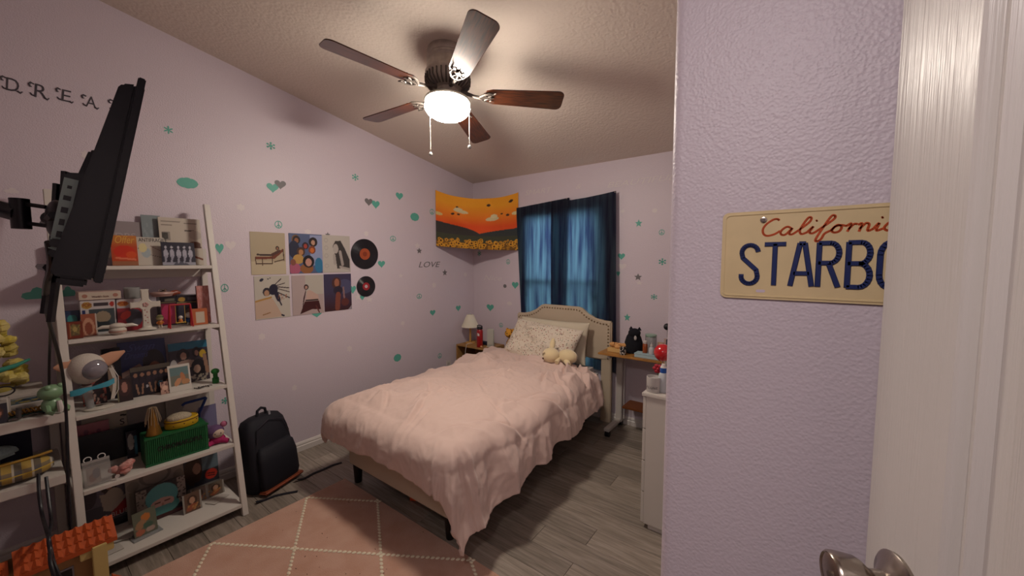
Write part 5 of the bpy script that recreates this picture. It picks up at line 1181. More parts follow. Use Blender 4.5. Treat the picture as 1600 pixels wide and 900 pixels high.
# red swing frame with toy
X = -2.905; ya_ = onx(264, 500, X).y; yb_ = onx(300, 500, X).y
t = T('swing_toy', 'red toy swing frame holding a tiny white rider', 'toy', (X, (ya_ + yb_) / 2, SZ[1] + .001), R90); w_ = (yb_ - ya_) / 2; hs = onx(282, 476, X).z - SZ[1]
mr = mat('toy_red', '#9c2028', rough=.35)
k = M()
for sx in (-1, 1): k.tube([(sx * w_, -.02, 0), (sx * w_ * .9, 0, hs), ], .0045, 8).tube([(sx * w_, .02, 0), (sx * w_ * .9, 0, hs)], .0045, 8)
k.tube([(-w_ * .9, 0, hs), (w_ * .9, 0, hs)], .005, 8); k.build('frame', mr, t, smooth=True)
k = M(); k.tube([(-w_ * .4, 0, hs), (-w_ * .4, 0, .03)], .0012, 5).tube([(w_ * .4, 0, hs), (w_ * .4, 0, .03)], .0012, 5).box(-w_ * .45, w_ * .45, -.008, .008, .026, .031); k.build('swing_seat', mat('toy_b5913e', '#b5913e'), t)
M().sph((0, 0, .058), .011, 10, 8).build('rider_head', mat('toy_bdb4ac', '#bdb4ac'), t, smooth=True)
M().lathe([(.010, .031), (.011, .038), (.006, .050)], 10).build('rider_body', mat('toy_b4682a', '#b4682a'), t, smooth=True)

# --- third shelf
o = scard(2, 187, 262, 616, 533, '#2c3468', [('g', .6, 0, '#3a3c5e'), ('p', [(.0, .0), (.0, .35), (.35, .42), (.55, .3), (.95, .35), (1, 0)], '#5c4c4c'), ('l', .05, .35, .40, .48, .05, '#8a6e68'), ('e', .72, .52, .24, .27, 0, '#201820'), ('e', .73, .42, .13, .12, 0, '#80503f'), ('l', .6, .37, .86, .36, .04, '#140e16')], 'large blue album sleeve with a curly-haired portrait on the third shelf', X=-3.06)
ctext(o, 'Swan', .06, '#4c5690', -.05, .80, width=.6, shear=.5)
ctext(o, 'Dreams', .05, '#4c5690', -.15, .66, width=.5, shear=.5)
o = scard(2, 318, 333, 596, 540, '#141a30', [('e', .3, .6, .3, .2, 0, '#3a3038')], 'dark navy sleeve edge behind the group album', X=-3.10)
o = scard(2, 266, 327, 604, 535, '#322a34', [('r', 0, .82, 1, 1, '#266a86'), ('e', .35, .68, .17, .16, 0, '#1a141a'), ('e', .36, .66, .08, .09, 0, '#a27c6c'), ('e', .70, .72, .12, .12, 0, '#1a141a'), ('e', .70, .70, .05, .07, 0, '#987060'), ('e', .86, .66, .09, .10, 0, '#b0902c'), ('e', .42, .46, .25, .10, 0, '#8c766a'), ('e', .72, .32, .20, .22, 0, '#18141a'), ('e', .68, .30, .09, .10, 0, '#a58878'), ('l', .9, .6, .95, .2, .05, '#8a6a58'), ('e', .1, .4, .10, .2, 0, '#a9a6a4'), ('n', 20, 3, .5, .0, .95, .15, .03, '#8a8274')], 'teal topped album of dark-haired portraits on the third shelf', X=-3.02)
o = scard(2, 205, 268, 617, 572, '#15121a', [('r', 0, .86, 1, 1, '#4a4238')] + sum([[('e', x, .72, .05, .07, 0, '#8a6450'), ('e', x, .50, .07, .16, 0, '#241c26'), ('l', x, .4, x + dx_, .08, .022, '#8f6a54')] for x, dx_ in ((.12, .04), (.28, -.03), (.44, .05), (.6, -.03), (.76, .04), (.9, -.03))], []) + [('e', .72, .3, .07, .12, 0, '#3a6a80'), ('e', .38, .3, .03, .06, 0, '#a4a0a4')], 'dark group photo card of six dancers on the third shelf', 'card', 'photo_card', X=-2.93, tilt=10)
o = scard(2, 161, 190, 622, 545, '#0e0d16', [('e', .45, .40, .22, .30, 0, '#8a7464'), ('e', .85, .32, .14, .12, 0, '#7a4a38'), ('r', .2, .86, .8, .89, '#8a8890')], 'tall black case behind the ribbon headband stand', 'case', 'black_case', X=-3.00, t=.03, tilt=4)
o = scard(2, 128, 166, 632, 580, '#1c1216', [('n', 26, 5, 0, 0, 1, .6, .07, '#7a3a30'), ('e', .45, .75, .25, .16, 30, '#8a4a44'), ('e', .5, .45, .3, .12, 0, '#2a1a1c'), ('n', 14, 8, .1, 0, .9, .4, .05, '#94786c')], 'dark red patterned album behind the headband stand', X=-2.95, tilt=8)
o = scard(2, 183, 207, 620, 593, '#2a1c1c', [('e', .5, .58, .42, .36, 0, '#3a2422'), ('e', .5, .62, .20, .24, 0, '#9a6c60'), ('r', .0, .0, .08, 1, '#6a644c')], 'small framed face photo leaning left of the dancers card', 'photo', 'photo_card', X=-2.885, t=.006, tilt=10)
o = scard(2, 251, 266, 611, 597, '#a58274', [('n', 14, 5, 0, 0, 1, 1, .1, '#5a342c'), ('e', .5, .5, .3, .2, 0, '#c8a08c')], 'tiny warm photo card beside the white instant photo', 'photo', 'photo_card', X=-2.865, t=.002, tilt=14)
o = scard(2, 264, 299, 606, 571, '#bdb7ae', [('r', .09, .22, .91, .90, '#6a6a5e'), ('r', .09, .6, .91, .90, '#5c7474'), ('e', .65, .5, .1, .2, 20, '#a8704c'), ('e', .4, .35, .2, .1, 40, '#b88460'), ('e', .75, .33, .2, .1, 0, '#a87a54')], 'white bordered instant photo standing on the third shelf', 'photo', 'instant_photo', X=-2.86, t=.002, tilt=12)
t = T('green_toy', 'small plain green toy at the right end of the third shelf', 'toy', (-2.88, onx(336.5, 585, -2.88).y, SZ[2] + .001), R90)
mg = mat('toy_green', '#1d6a2a', rough=.5)
M().lathe([(0, 0), (.018, 0), (.018, .03), (.012, .036), (.012, .06)], 14, cap=False).build('body', mg, t, smooth=True)
M().sph((0, 0, .073), (.022, .02, .018), 14, 10).build('head', mg, t, smooth=True)
# headband stand: mannequin bust with fluffy ears, a glass dome and a ribbon
X = -2.86; cc_ = onx(137, 575, X)
t = T('headband_stand', 'white headband with peach ears, glass dome and blue ribbon on a stand', 'ornament', (X, cc_.y, SZ[2] + .001), (0, 0, PI / 2 + .12))
zc_ = cc_.z - SZ[2] - .004
M().lathe([(0, 0), (.055, 0), (.058, .005), (.050, .009), (.014, .012)], 28, cap=False, c=(.03, .0, 0), sy=.8).build('base', mat('white_ceramic'), t, smooth=True)
M().tube([(.0, 0, .006), (-.006, 0, .08), (-.012, 0, zc_ - .085)], [.014, .018, .024], 14).build('stem', mat('cloudy_glass'), t, smooth=True)
M().sph((-.004, .0, zc_), (.070, .058, .078), 28, 20).build('fleece_hood', mat('white_fleece', '#b9b0a6', rough=1, bump=.5, bscale=200, dist=.003), t, smooth=True)
M().sph((.012, -.030, zc_ - .003), (.053, .042, .052), 26, 18).build('glass_dome', mat('smoked_dome', '#77727a', rough=.06, coat=1), t, smooth=True)
for sx, tip in ((-1, (-.112, .0, zc_ + .030)), (1, (.140, .0, zc_ + .062))):
    k = M(); b0 = (sx * .058, .005, zc_ + .025)
    k.tube([b0, tuple((b0[i] + tip[i]) / 2 for i in range(3)), tip], [.034, .028, .005], 14); k.v = [(x, y * .45, z) for x, y, z in k.v]; k.build('ear', mat('peach_felt', '#b98a70', rough=.95), t, smooth=True)
k = M(); mb = mat('blue_satin', '#3f8fa4', rough=.25)
k.rings([[(x, -.052 - d, zc_ - .095 + dz + s_ * hgt) for s_ in (-1, 1)] + [(x, -.046 - d, zc_ - .095 + dz + s_ * hgt) for s_ in (1, -1)] for x, d, dz, hgt in ((-.075, 0, -.006, .013), (-.045, .012, -.002, .016), (-.015, .004, .002, .009), (.0, .003, .003, .007), (.02, .008, .006, .010), (.055, .012, .012, .014), (.080, .0, .020, .013))]); k.build('ribbon', mb, t, smooth=True)
k = M(); k.rings([[(x - .007, -.03, z), (x + .007, -.03, z), (x + .007, -.026, z), (x - .007, -.026, z)] for x, z in ((.075, zc_ - .01), (.088, zc_ - .07), (.082, zc_ - .13), (.074, zc_ - .175))]); k.build('hanging_strap', mat('white_fleece'), t, smooth=True)
M().tube([(.078, -.028, zc_), (.10, -.03, zc_ - .06), (.098, -.03, zc_ - .13), (.078, -.03, zc_ - .17)], .0018, 6).build('cord', mat('white_cord'), t, smooth=True)
t = T('bead_chain', 'small silver bead chain heaped at the front right of the third shelf', 'jewellery', (-2.83, onx(316, 597, -2.83).y, SZ[2] + .001), R90)
k = M(); random.seed(12)
for i in range(60): a = i * .5; k.sph((.045 * math.cos(a * .37) * (1 - i / 90), .014 * math.sin(a), .003 + .002 * (i % 2)), .0028, 5, 3)
k.build('beads', mat('dark_silver', '#6a6664', rough=.25, metal=.9), t, kind='stuff')

# --- fourth shelf
o = scard(3, 130, 201, 742, 641, '#b0a899', [('l', .86, .82, .97, .80, .02, '#15131a')], 'cream boxed set edge with a black numeral, back of the fourth shelf', 'box', 'boxed_set', X=-3.13, t=.03, tilt=3)
ctext(o, 'S', .05, '#15131a', .38, .60)
o = scard(3, 201, 262, 730, 628, '#9a9490', [('r', .0, .0, 1, .5, '#8a8480')], 'plain grey card at the back behind the gold party hat', 'card', 'grey_card', X=-3.14, tilt=3)
o = scard(3, 261, 330, 722, 600, '#aaa49c', [('g', .3, 0, '#98928c')], 'tall pale card behind the blue frame, right on the fourth shelf', 'card', 'pale_card', X=-3.13, tilt=3)
o = scard(3, 113, 174, 746, 662, '#a0606a', [('n', 16, 3, .2, .3, .9, .8, .08, '#7a4a5a'), ('r', .2, .56, .34, .66, '#3a2c30')], 'pink patterned folder left on the fourth shelf', 'folder', 'folder', X=-3.08, tilt=4)
o = scard(3, 113, 240, 748, 672, '#0f0e18', [('r', .3, .6, .5, .62, '#1c1a2a')], 'wide black laptop case standing behind the clear pouch', 'case', 'laptop_case', X=-3.03, t=.02, tilt=6)
o = scard(3, 198, 215, 722, 674, '#1c1c2c', [('e', .4, .6, .3, .3, 20, '#a09c98'), ('r', .7, .1, 1, .8, '#3c7084')], 'narrow black card with white stripes left of the green box', 'card', 'print_card', X=-2.97, tilt=4)
o = scard(3, 306, 346, 704, 634, '#6f6c8c', [('e', .3, .3, .3, .3, 0, '#5c5a70'), ('g', .2, 0, '#5e5c78')], 'lavender card at the right end of the fourth shelf', 'card', 'lavender_card', X=-3.00, tilt=4)
# blue open frame
X = -2.98; p0 = onx(284, 634, X); p1 = onx(322, 621, X); p2 = onx(311, 646, X)
t = T('blue_frame', 'blue triangular cardboard frame peeking above the yellow box', 'frame', (X, p1.y - .05, p2.z), (0, 0, 0), world=True)
k = M(); k.tube([tuple(p0), tuple(onx(289, 630, X)), tuple(p1)], [.007, .008, .008], 6).tube([tuple(p1), tuple(p2), (X, p2.y - .01, SZ[3] + .01)], [.008, .008, .006], 6); k.build('frame_edge', mat('royal_blue_card', '#1f3a78', rough=.6), t)
k = M(); k.prism([(onx(290, 632, X).y, onx(290, 632, X).z), (onx(316, 626, X).y, onx(316, 626, X).z), (onx(306, 646, X).y, onx(306, 646, X).z), (onx(286, 640, X).y, onx(286, 640, X).z)], X - .006, X - .003, 'yz'); k.build('panel', mat('pale_panel', '#a8a098', rough=.7), t)
# green shipping-container style box
X = -2.80; ya = onx(223, 705, X).y; yb2 = onx(321, 685, X).y; yb2 = min(yb2, .70); hg = .155
xg = onz(229, 731, SZ[3]).x
t = T('green_box', 'green ribbed container box with black lettering on the fourth shelf', 'box', (-2.755 - .075, (ya + yb2) / 2 + .005, SZ[3] + .001), (0, 0, PI / 2 - .02)); wg = yb2 - ya
mgb = mat('container_green', '#14562f', rough=.45)
M().box(-wg / 2, wg / 2, -.07, .07, 0, hg).build('box_body', mgb, t, bevel=.003)
k = M(); nrib = 30
for i in range(nrib):
    x = -wg / 2 + .012 + (wg - .024) * i / (nrib - 1); k.rings([[(x - .0036, -.070, z), (x - .002, -.0735, z), (x + .002, -.0735, z), (x + .0036, -.070, z)] for z in (.012, hg - .012)])
k.build('ribs', mgb, t, kind='stuff')
k = M().box(-wg / 2 - .002, wg / 2 + .002, -.076, -.069, hg - .010, hg + .002).box(-wg / 2 - .002, wg / 2 + .002, -.076, -.069, 0, .010); k.build('edge_rail', mgb, t, bevel=.001)
text('lettering', 'CHROMAKOPIA', .036, mat('ink_08140c', '#08140c'), t, (.01, -.0745, hg * .46), (PI / 2, 0, 0), ext=.0012, width=wg * .72, bold=.001)
# gold party hat on the green box
X = -2.80; c = onx(238, 682, X); hz = SZ[3] + hg + .004
t = T('party_hat', 'gold cone party hat with streamers on the green box', 'party hat', (-2.80, onx(239, 655, -2.80).y, hz), R90)
M().lathe([(.034, 0), (.0345, .002), (.003, .155)], 28, cap=True).build('cone', mat('gold_foil', '#a88040', rough=.28, metal=.8, bump=.2, bscale=60), t, smooth=True)
k = M(); random.seed(3)
for i in range(16):
    a = 2 * PI * i / 16; r1 = .022 + .012 * random.random(); k.tube([(0, 0, .156), (r1 * .6 * math.cos(a), r1 * .6 * math.sin(a), .150), (r1 * math.cos(a), r1 * math.sin(a), .10), (1.15 * r1 * math.cos(a), 1.15 * r1 * math.sin(a), .045 + .03 * random.random())], .0015, 4)
k.build('streamers', mat('pale_foil', '#b3a084', rough=.3, metal=.6), t, kind='stuff')
# yellow oval tin with fluffy top
c = onx(284, 662, -2.82); 
t = T('yellow_box', 'yellow oval box with a cream fluffy puff on the green box', 'box', (-2.83, onx(284, 662, -2.83).y, hz), R90)
M().lathe([(0, 0), (.072, 0), (.076, .004), (.076, .046), (.073, .050), (.070, .046), (.0, .046)], 32, cap=False, sy=.72).build('tin', mat('yellow_tin', '#b8941c', rough=.4), t, smooth=True)
M().lathe([(.0765, .036), (.0785, .037), (.0785, .040), (.0765, .041)], 32, cap=False, sy=.72).build('rim', mat('dark_rim', '#4a3418', rough=.5), t, smooth=True)
M().sph((-.012, -.01, .054), (.058, .042, .026), 20, 12, fn=lambda d: 1 + .08 * noise.noise(d * 5)).build('fluffy_puff', mat('cream_fluff', '#a89c86', rough=1, bump=1, bscale=160, dist=.006), t, smooth=True)
k = M()
for x, z in ((-.045, .018), (0, .024), (.04, .016), (.06, .028)): k.sph((x, -.0545 * math.sqrt(max(0, 1 - (x / .076) ** 2)) - .0005, z), (.0035, .0015, .0035), 8, 5)
k.build('dots', mat('dark_rim'), t)
# plush with purple hood and magenta body (plain bear)
c = onx(340, 676, -2.80)
t = T('plush_bear', 'purple and magenta plush bear at the right end of the fourth shelf', 'plush toy', (-2.79, min(c.y, .735), SZ[3] + .002), (0, 0, PI / 2 - .2))
mpu = mat('purple_plush', '#5c4466', rough=1, bump=.5, bscale=150, dist=.004); mma = mat('magenta_plush', '#9c2458', rough=1, bump=.5, bscale=150, dist=.004)
M().sph((-.01, 0, .075), (.046, .036, .042), 20, 14).build('hood', mpu, t, smooth=True)
M().sph((.002, -.020, .070), (.032, .022, .027), 18, 12).build('face', mat('cream_plush_face', '#bda998', rough=1), t, smooth=True)
for x in (-.012, .016): M().sph((x, -.042, .074), (.003, .002, .004), 8, 6).build('eye', mat('print_black'), t, smooth=True)
M().tube([(-.008, -.043, .063), (.003, -.045, .059), (.014, -.043, .063)], .001, 5).build('mouth', mat('print_black'), t)
for x, cm_ in ((-.048, mpu), (.034, mat('pink_plush', '#a8607c', rough=1))): M().sph((x, 0, .112), (.018, .012, .018), 12, 8).build('ear', cm_, t, smooth=True)
M().sph((0, 0, .028), (.040, .034, .028), 16, 12).build('body', mma, t, smooth=True)
for sx in (-1, 1): M().tube([(sx * .02, -.01, .02), (sx * .05, -.03, .012)], [.018, .013], 10).build('leg', mma, t, smooth=True)
# pink ruffled plush
t = T('rose_plush', 'crumpled coral and pink ruffled plush on the fourth shelf', 'plush toy', (-2.765, onx(195, 720, -2.765).y, SZ[3] + .002), R90)
k = M(); random.seed(9)
for i in range(16):
    a = random.uniform(0, 6.28); rr = random.uniform(.0, .035); k.sph((rr * math.cos(a) * 1.3, rr * math.sin(a) * .8, .034 + random.uniform(-.012, .022)), (.022, .018, .018), 10, 7, fn=lambda d: 1 + .3 * noise.noise(d * 4 + Vector((i, 2, 0))))
k.build('ruffle', mat('coral_cloth', '#b06a62', rough=.9, vcol2='#b8948c', vscale=30), t, smooth=True)
M().add(*lat_y([(.009, 0), (.009, .003), (.004, .003), (.004, .001)], (-.035, -.038, .018), 14)).build('white_button', mat('white_cap'), t)
# clear pouch with rings
X = -2.745; a = onx(120, 725, X); b = onx(172, 712, X)
t = T('clear_pouch', 'clear zip pouch with two white rings on the fourth shelf', 'pouch', (X, (max(a.y, .185) + b.y) / 2, SZ[3] + .002), (math.radians(-8), 0, PI / 2 + .06)); wp_ = b.y - max(a.y, .185)
M().rings([[(x * wp_, -d, z), (x * wp_, d, z)] for x, d, z in ()] or [[(-wp_ / 2, -.012, 0), (wp_ / 2, -.012, 0), (wp_ / 2, .012, 0), (-wp_ / 2, .012, 0)], [(-wp_ / 2, -.010, .06), (wp_ / 2, -.010, .07), (wp_ / 2, .010, .07), (-wp_ / 2, .010, .06)], [(-wp_ / 2, -.002, .115), (wp_ / 2, -.002, .125), (wp_ / 2, .002, .125), (-wp_ / 2, .002, .115)]]).build('film', mat('clear_film', '#a8a4a0', rough=.12, alpha=.38), t, bevel=.002)
M().box(-wp_ / 2, wp_ / 2, -.003, .003, .112, .124).build('zip_strip', mat('grey_strip', '#8c8884', rough=.5), t)
card('tucked_photo', wp_ * .5, .08, .003, '#8a7c74', [('e', .4, .4, .3, .25, 0, '#6a4436'), ('e', .7, .6, .3, .3, 0, '#4a4a52')], t, loc=(-wp_ * .12, 0, .008))
for sx in (-.28, .22):
    M().tube([(sx * wp_ + .013 * math.cos(q), 0, .132 + .013 * math.sin(q)) for q in [2 * PI * i / 20 for i in range(21)]], .0022, 7).build('ring', mat('white_cord'), t, smooth=True)

# --- bottom shelf
o = scard(4, 122, 206, 838, 752, '#3c3c48', [('r', 0, .5, 1, 1, '#5a5664'), ('e', .15, .75, .18, .25, 0, '#3a3440'), ('e', .58, .90, .18, .22, 0, '#20181c'), ('e', .58, .90, .08, .13, 0, '#98705e'), ('p', [(.38, .72), (.56, .68), (.72, .72), (.90, .52), (.62, .30), (.44, .38)], '#a69a8c'), ('e', .66, .56, .20, .22, 0, '#a69a8c'), ('p', [(.40, .15), (.62, .32), (.98, .55), (1, .25)], '#8c1c20'), ('l', .60, .36, .92, .58, .015, '#a69a94'), ('r', 0, 0, 1, .15, '#14121e')], 'photo album of a figure in a white jumper and red, left on the bottom shelf', X=-2.98, tilt=6)
ctext(o, '& BLUE', .035, '#b0a8a4', .18, .20, width=.5)
o = scard(4, 285, 363, 790, 712, '#2f3038', [('r', .55, .55, 1, 1, '#5c6e78'), ('e', .30, .62, .24, .42, 0, '#3c281e'), ('e', .40, .68, .11, .17, 0, '#a07a68'), ('r', .30, .0, 1, .28, '#20202c'), ('p', [(.6, .45), (1, .55), (1, .2), (.5, .2)], '#23242c'), ('e', .78, .38, .17, .16, 0, '#a62c20'), ('l', .70, .42, .88, .38, .015, '#1c1012'), ('l', .70, .35, .88, .31, .015, '#1c1012'), ('r', .1, .0, 1, .14, '#6a6660')], 'dark sleeve of a long-haired portrait with a red sticker, bottom shelf right', X=-3.02, tilt=5)
o = scard(4, 198, 291, 838, 728, '#8d857c', [('e', .5, .80, .28, .20, 0, '#6e6662'), ('e', .5, .78, .21, .15, 0, '#8d857c'), ('e', .12, .70, .10, .1, 0, '#7c746c'), ('e', .9, .62, .1, .14, 0, '#7a726a'), ('r', .04, .86, .22, .92, '#7a726a'), ('r', .05, .05, .2, .6, '#7c736a')], 'large grey beige sleeve printed with big headphones on the bottom shelf', X=-2.93, tilt=6)
o = scard(4, 214, 293, 828, 757, '#1e1a20', [('r', .0, .2, .20, .95, '#80766e'), ('n', 50, 4, .0, .2, .2, .95, .02, '#3a3434'), ('r', .82, .25, 1, 1, '#867c76'), ('n', 40, 6, .82, .25, 1, 1, .02, '#3a3434'), ('e', .50, .62, .33, .36, 0, '#4d8e90'), ('e', .50, .30, .34, .22, 0, '#44827e'), ('e', .50, .42, .24, .15, 0, '#ad8880'), ('l', .36, .46, .44, .46, .018, '#3a2420'), ('l', .56, .46, .64, .46, .018, '#3a2420'), ('e', .5, .38, .03, .04, 0, '#98685c'), ('e', .50, .28, .24, .07, 0, '#448080'), ('r', .3, .0, .9, .1, '#3c1c1c')], 'photo card of a face wrapped in a fuzzy turquoise hood, bottom shelf', 'card', 'photo_card', X=-2.86, tilt=8)
for xl, xr, yb, yt, X_, lb, cc2 in ((286, 316, 810, 771, -2.79, 'warm brown small photo in a clear sleeve beside the turquoise hood card', '#5a4438'), (299, 324, 795, 763, -2.87, 'long-haired portrait mini photo in clear sleeve on the bottom shelf', '#6a5c54'), (324, 351, 786, 754, -2.87, 'orange-lit mini photo in clear sleeve, right on the bottom shelf', '#64584c')):
    o = scard(4, xl, xr, yb, yt, cc2, [('r', 0, 0, .08, 1, '#8c8880'), ('r', .92, 0, 1, 1, '#8c8880'), ('e', .5, .6, .26, .26, 0, '#3c2a20'), ('e', .5, .6, .15, .18, 0, '#a88068'), ('e', .45, .25, .3, .15, 20, '#8a4a34'), ('n', 10, int(xl), .1, .1, .9, .5, .06, '#a07040')], lb, 'photo', 'photo_card', X=X_, t=.004, tilt=8)
t = T('photo_stand', 'clear acrylic stand with an orange and green photo on the bottom shelf', 'photo stand', (-2.745, onx(228, 815, -2.745).y, SZ[4] + .001), (0, 0, PI / 2 + .15))
card('photo', .095, .125, .003, '#5a5c4c', [('e', .55, .70, .2, .16, 0, '#a8642c'), ('e', .3, .45, .25, .16, 30, '#8c6a4c'), ('e', .6, .35, .22, .12, 0, '#3c5444'), ('e', .25, .15, .2, .12, 0, '#a05c44'), ('e', .7, .15, .2, .1, 0, '#9c8478')], t, loc=(0, 0, .006), rot=(math.radians(-12), 0, 0))
M().box(-.06, .06, -.03, .045, 0, .005).build('foot_plate', mat('cloudy_glass'), t, bevel=.001)
for i, (yy_, ang, lb) in enumerate(((.245, .1, 'white folded paper lying left on the bottom shelf'), (.285, -.25, 'second white leaflet lying askew on the bottom shelf'))):
    o = card('paper_sheet', .11, .075, .002, '#b3aca4', [('l', .1, .8, .6, .8, .02, '#8a9a94'), ('l', .1, .6, .8, .6, .015, '#98928c'), ('l', .1, .4, .7, .4, .015, '#98928c')], label=lb, cat='paper')
    o.rotation_euler = (-PI / 2 + .0, 0, PI / 2 + ang); o.location = (-2.665 - .09 * i - .03, yy_, SZ[4] + .004 + .003 * i)
o = card('paper_sheet', .10, .07, .002, '#b0a9a2', [], label='white paper slip at the right end of the bottom shelf', cat='paper'); o.rotation_euler = (-PI / 2, 0, PI / 2 + .5); o.location = (-2.78, .74, SZ[4] + .0035)

# ------------------------------------------------------------------ white side unit left of the ladder, its things
su = T('side_unit', 'white two-tier side unit left of the ladder shelf', 'side table', (-2.95, -.32, 0), world=True)
UX0, UX1, UY0, UY1 = -3.16, -2.70, -.82, .142
M().box(UX0, UX1, UY0, UY1, .795, .840).build('top', m_ws, su, bevel=.003)
M().box(UX0, UX1 - .012, UY0, UY1 - .012, .500, .545).build('shelf', m_ws, su, bevel=.003)
for x in (UX0, UX1 - .034):
    for y in ((UY0, UY1 - .034) if x == UX0 else (UY0,)): M().box(x, x + .034, y, y + .034, 0, .795).build('leg', m_ws, su, bevel=.002)
uz = .8408
t = T('storage_box', 'white flat storage box on the side unit', 'box', (-2.93, .0, uz), R90)
M().box(-.10, .115, -.12, .13, 0, .048).build('lower_box', mat('white_card', '#aea69e', rough=.6), t, bevel=.003)
o = card('paperback', .18, .022, .16, '#3c5260', [('n', 20, 3, 0, 0, 1, 1, .1, '#8a7a44'), ('n', 10, 4, 0, 0, 1, 1, .1, '#22303a')], label='blue and gold paperback lying between the white boxes', cat='book', back='#a09a90')
o.location = (-2.90, .01, uz + .0485); o.rotation_euler = (0, 0, PI / 2)
M_b = M().box(-.10, .095, -.10, .14, 0, .020).build('lid_board', mat('white_card'), bevel=.003); M_b.location = (-2.93, .0, uz + .0715); M_b.rotation_euler = R90; tag(M_b, 'white flat board on top of the paperback', 'board')
t = T('gold_garland', 'twisted gold tinsel garland on the front of the side unit', 'garland', (-2.775, .02, uz), R90)
k = M()
for s_ in (0, PI): k.tube([(-.12 + .20 * i / 60, .010 * math.cos(i * .8 + s_), .022 + .010 * math.sin(i * .8 + s_) + .03 * i / 60 * 0) for i in range(61)], .004, 6)
k.build('twist', mat('gold_tinsel', '#a07838', rough=.4, metal=.5), t, smooth=True)
M().box(-.12, .08, -.012, .012, 0, .010).build('card_strip', mat('teal_strip', '#2c5048', rough=.6), t)
t = T('frog_figure', 'small sage green frog figurine on the side unit beside the ladder', 'figurine', (-2.735, .108, uz), (0, 0, PI / 2 + .5)); t.scale = (1.2, 1.2, 1.25)
mf = mat('sage_ceramic', '#6f8f6c', rough=.35, coat=.2)
M().sph((0, 0, .030), (.028, .026, .030), 18, 12).build('body', mf, t, smooth=True)
M().sph((-.002, -.004, .078), (.036, .030, .028), 20, 14).build('head', mf, t, smooth=True)
for sx in (-1, 1):
    M().sph((sx * .018, -.018, .098), .010, 12, 8).build('eye', mf, t, smooth=True)
    M().tube([(sx * .02, -.012, .03), (sx * .028, -.03, .012), (sx * .02, -.04, .004)], [.009, .008, .006], 8).build('leg', mf, t, smooth=True)
M().tube([(.006, -.026, .045), (.004, -.034, .02), (.004, -.034, .004)], [.007, .009, .006], 8).build('white_towel', mat('white_cap'), t, smooth=True)
# yellow bouquet, sunglasses, photos
random.seed(21)
t = T('yellow_bouquet', 'yellow ruffled paper flower bouquet with teal ribbon, far left', 'bouquet', (-2.96, -.035, uz + .115), R90)
k = M()
for i in range(40):
    hz_ = random.uniform(0, .30); rr = .075 * (1 - hz_ / .42) ; a = random.uniform(0, 6.28); k.sph((rr * math.cos(a), rr * math.sin(a), hz_), (.030, .030, .022), 9, 6, fn=lambda d: 1 + .35 * noise.noise(d * 4 + Vector((i, 0, 0))))
k.build('ruffles', mat('yellow_crepe', '#b3a03c', rough=.9, vcol2='#b8a86c', vscale=20), t, kind='stuff')
k = M(); k.tube([(-.085, -.04, .10), (-.02, -.095, .085), (.05, -.07, .10), (.095, -.03, .115)], [.008, .012, .010, .006], 8).tube([(-.01, -.095, .085), (-.005, -.10, .03)], [.012, .008], 8); k.build('ribbon', mat('teal_satin', '#2f7a68', rough=.35), t, smooth=True)
M().cyl((0, 0, -.0225), (0, 0, 0), .035, .05, 16).build('wrapped_stem', mat('yellow_crepe'), t, smooth=True)
t = T('sunglasses', 'black framed sunglasses on a white stand at the far left', 'sunglasses', (-2.74, -.055, uz + .135), (0, 0, PI / 2))
k = M()
for cx in (-.034, .034): k.tube([(cx + .030 * math.cos(q), -.002, .0 + .020 * math.sin(q)) for q in [2 * PI * i / 22 for i in range(23)]], .0030, 7)
k.tube([(-.008, -.002, .006), (.008, -.002, .006)], .0025, 6).tube([(.064, 0, .008), (.067, .05, .006), (.064, .12, -.02)], .0028, 6).tube([(-.064, 0, .008), (-.067, .05, .006), (-.064, .12, -.02)], .0028, 6)
k.build('frame', m_blk, t, smooth=True)
M().box(-.05, .05, .02, .08, -.134, -.03).build('stand', mat('white_card'), t, bevel=.01, seg=3)
k = card('photo_card', .06, .085, .003, '#2a2630', [('e', .5, .55, .3, .3, 0, '#4a2c24'), ('e', .5, .5, .2, .22, 0, '#a87460'), ('r', 0, 0, .08, 1, '#8a8a92')], label='glossy portrait photo card at the far left front of the side unit', cat='photo')
k.location = (-2.725, -.045, uz); k.rotation_euler = (math.radians(-12), 0, PI / 2)
t = T('boot_ornament', 'tiny dark boot ornament with a shiny foot on the side unit', 'ornament', (-2.722, .012, uz), R90)
M().tube([(0, 0, .008), (.001, 0, .03), (.004, 0, .055)], [.010, .008, .009], 10).build('shaft', mat('dark_boot', '#3a3634', rough=.35), t, smooth=True)
M().sph((-.010, 0, .008), (.020, .010, .008), 12, 8).build('foot', mat('dark_silver'), t, smooth=True)
t = T('hair_clip', 'silver striped hair clip lying on the side unit', 'hair clip', (-2.745, .055, uz), R90)
k = M()
for i in range(5): k.tube([(-.03, -.008 + i * .004, .004), (0, -.008 + i * .004, .010), (.03, -.008 + i * .004, .004)], .0016, 6)
k.build('clip_body', mat('dark_silver'), t, smooth=True)
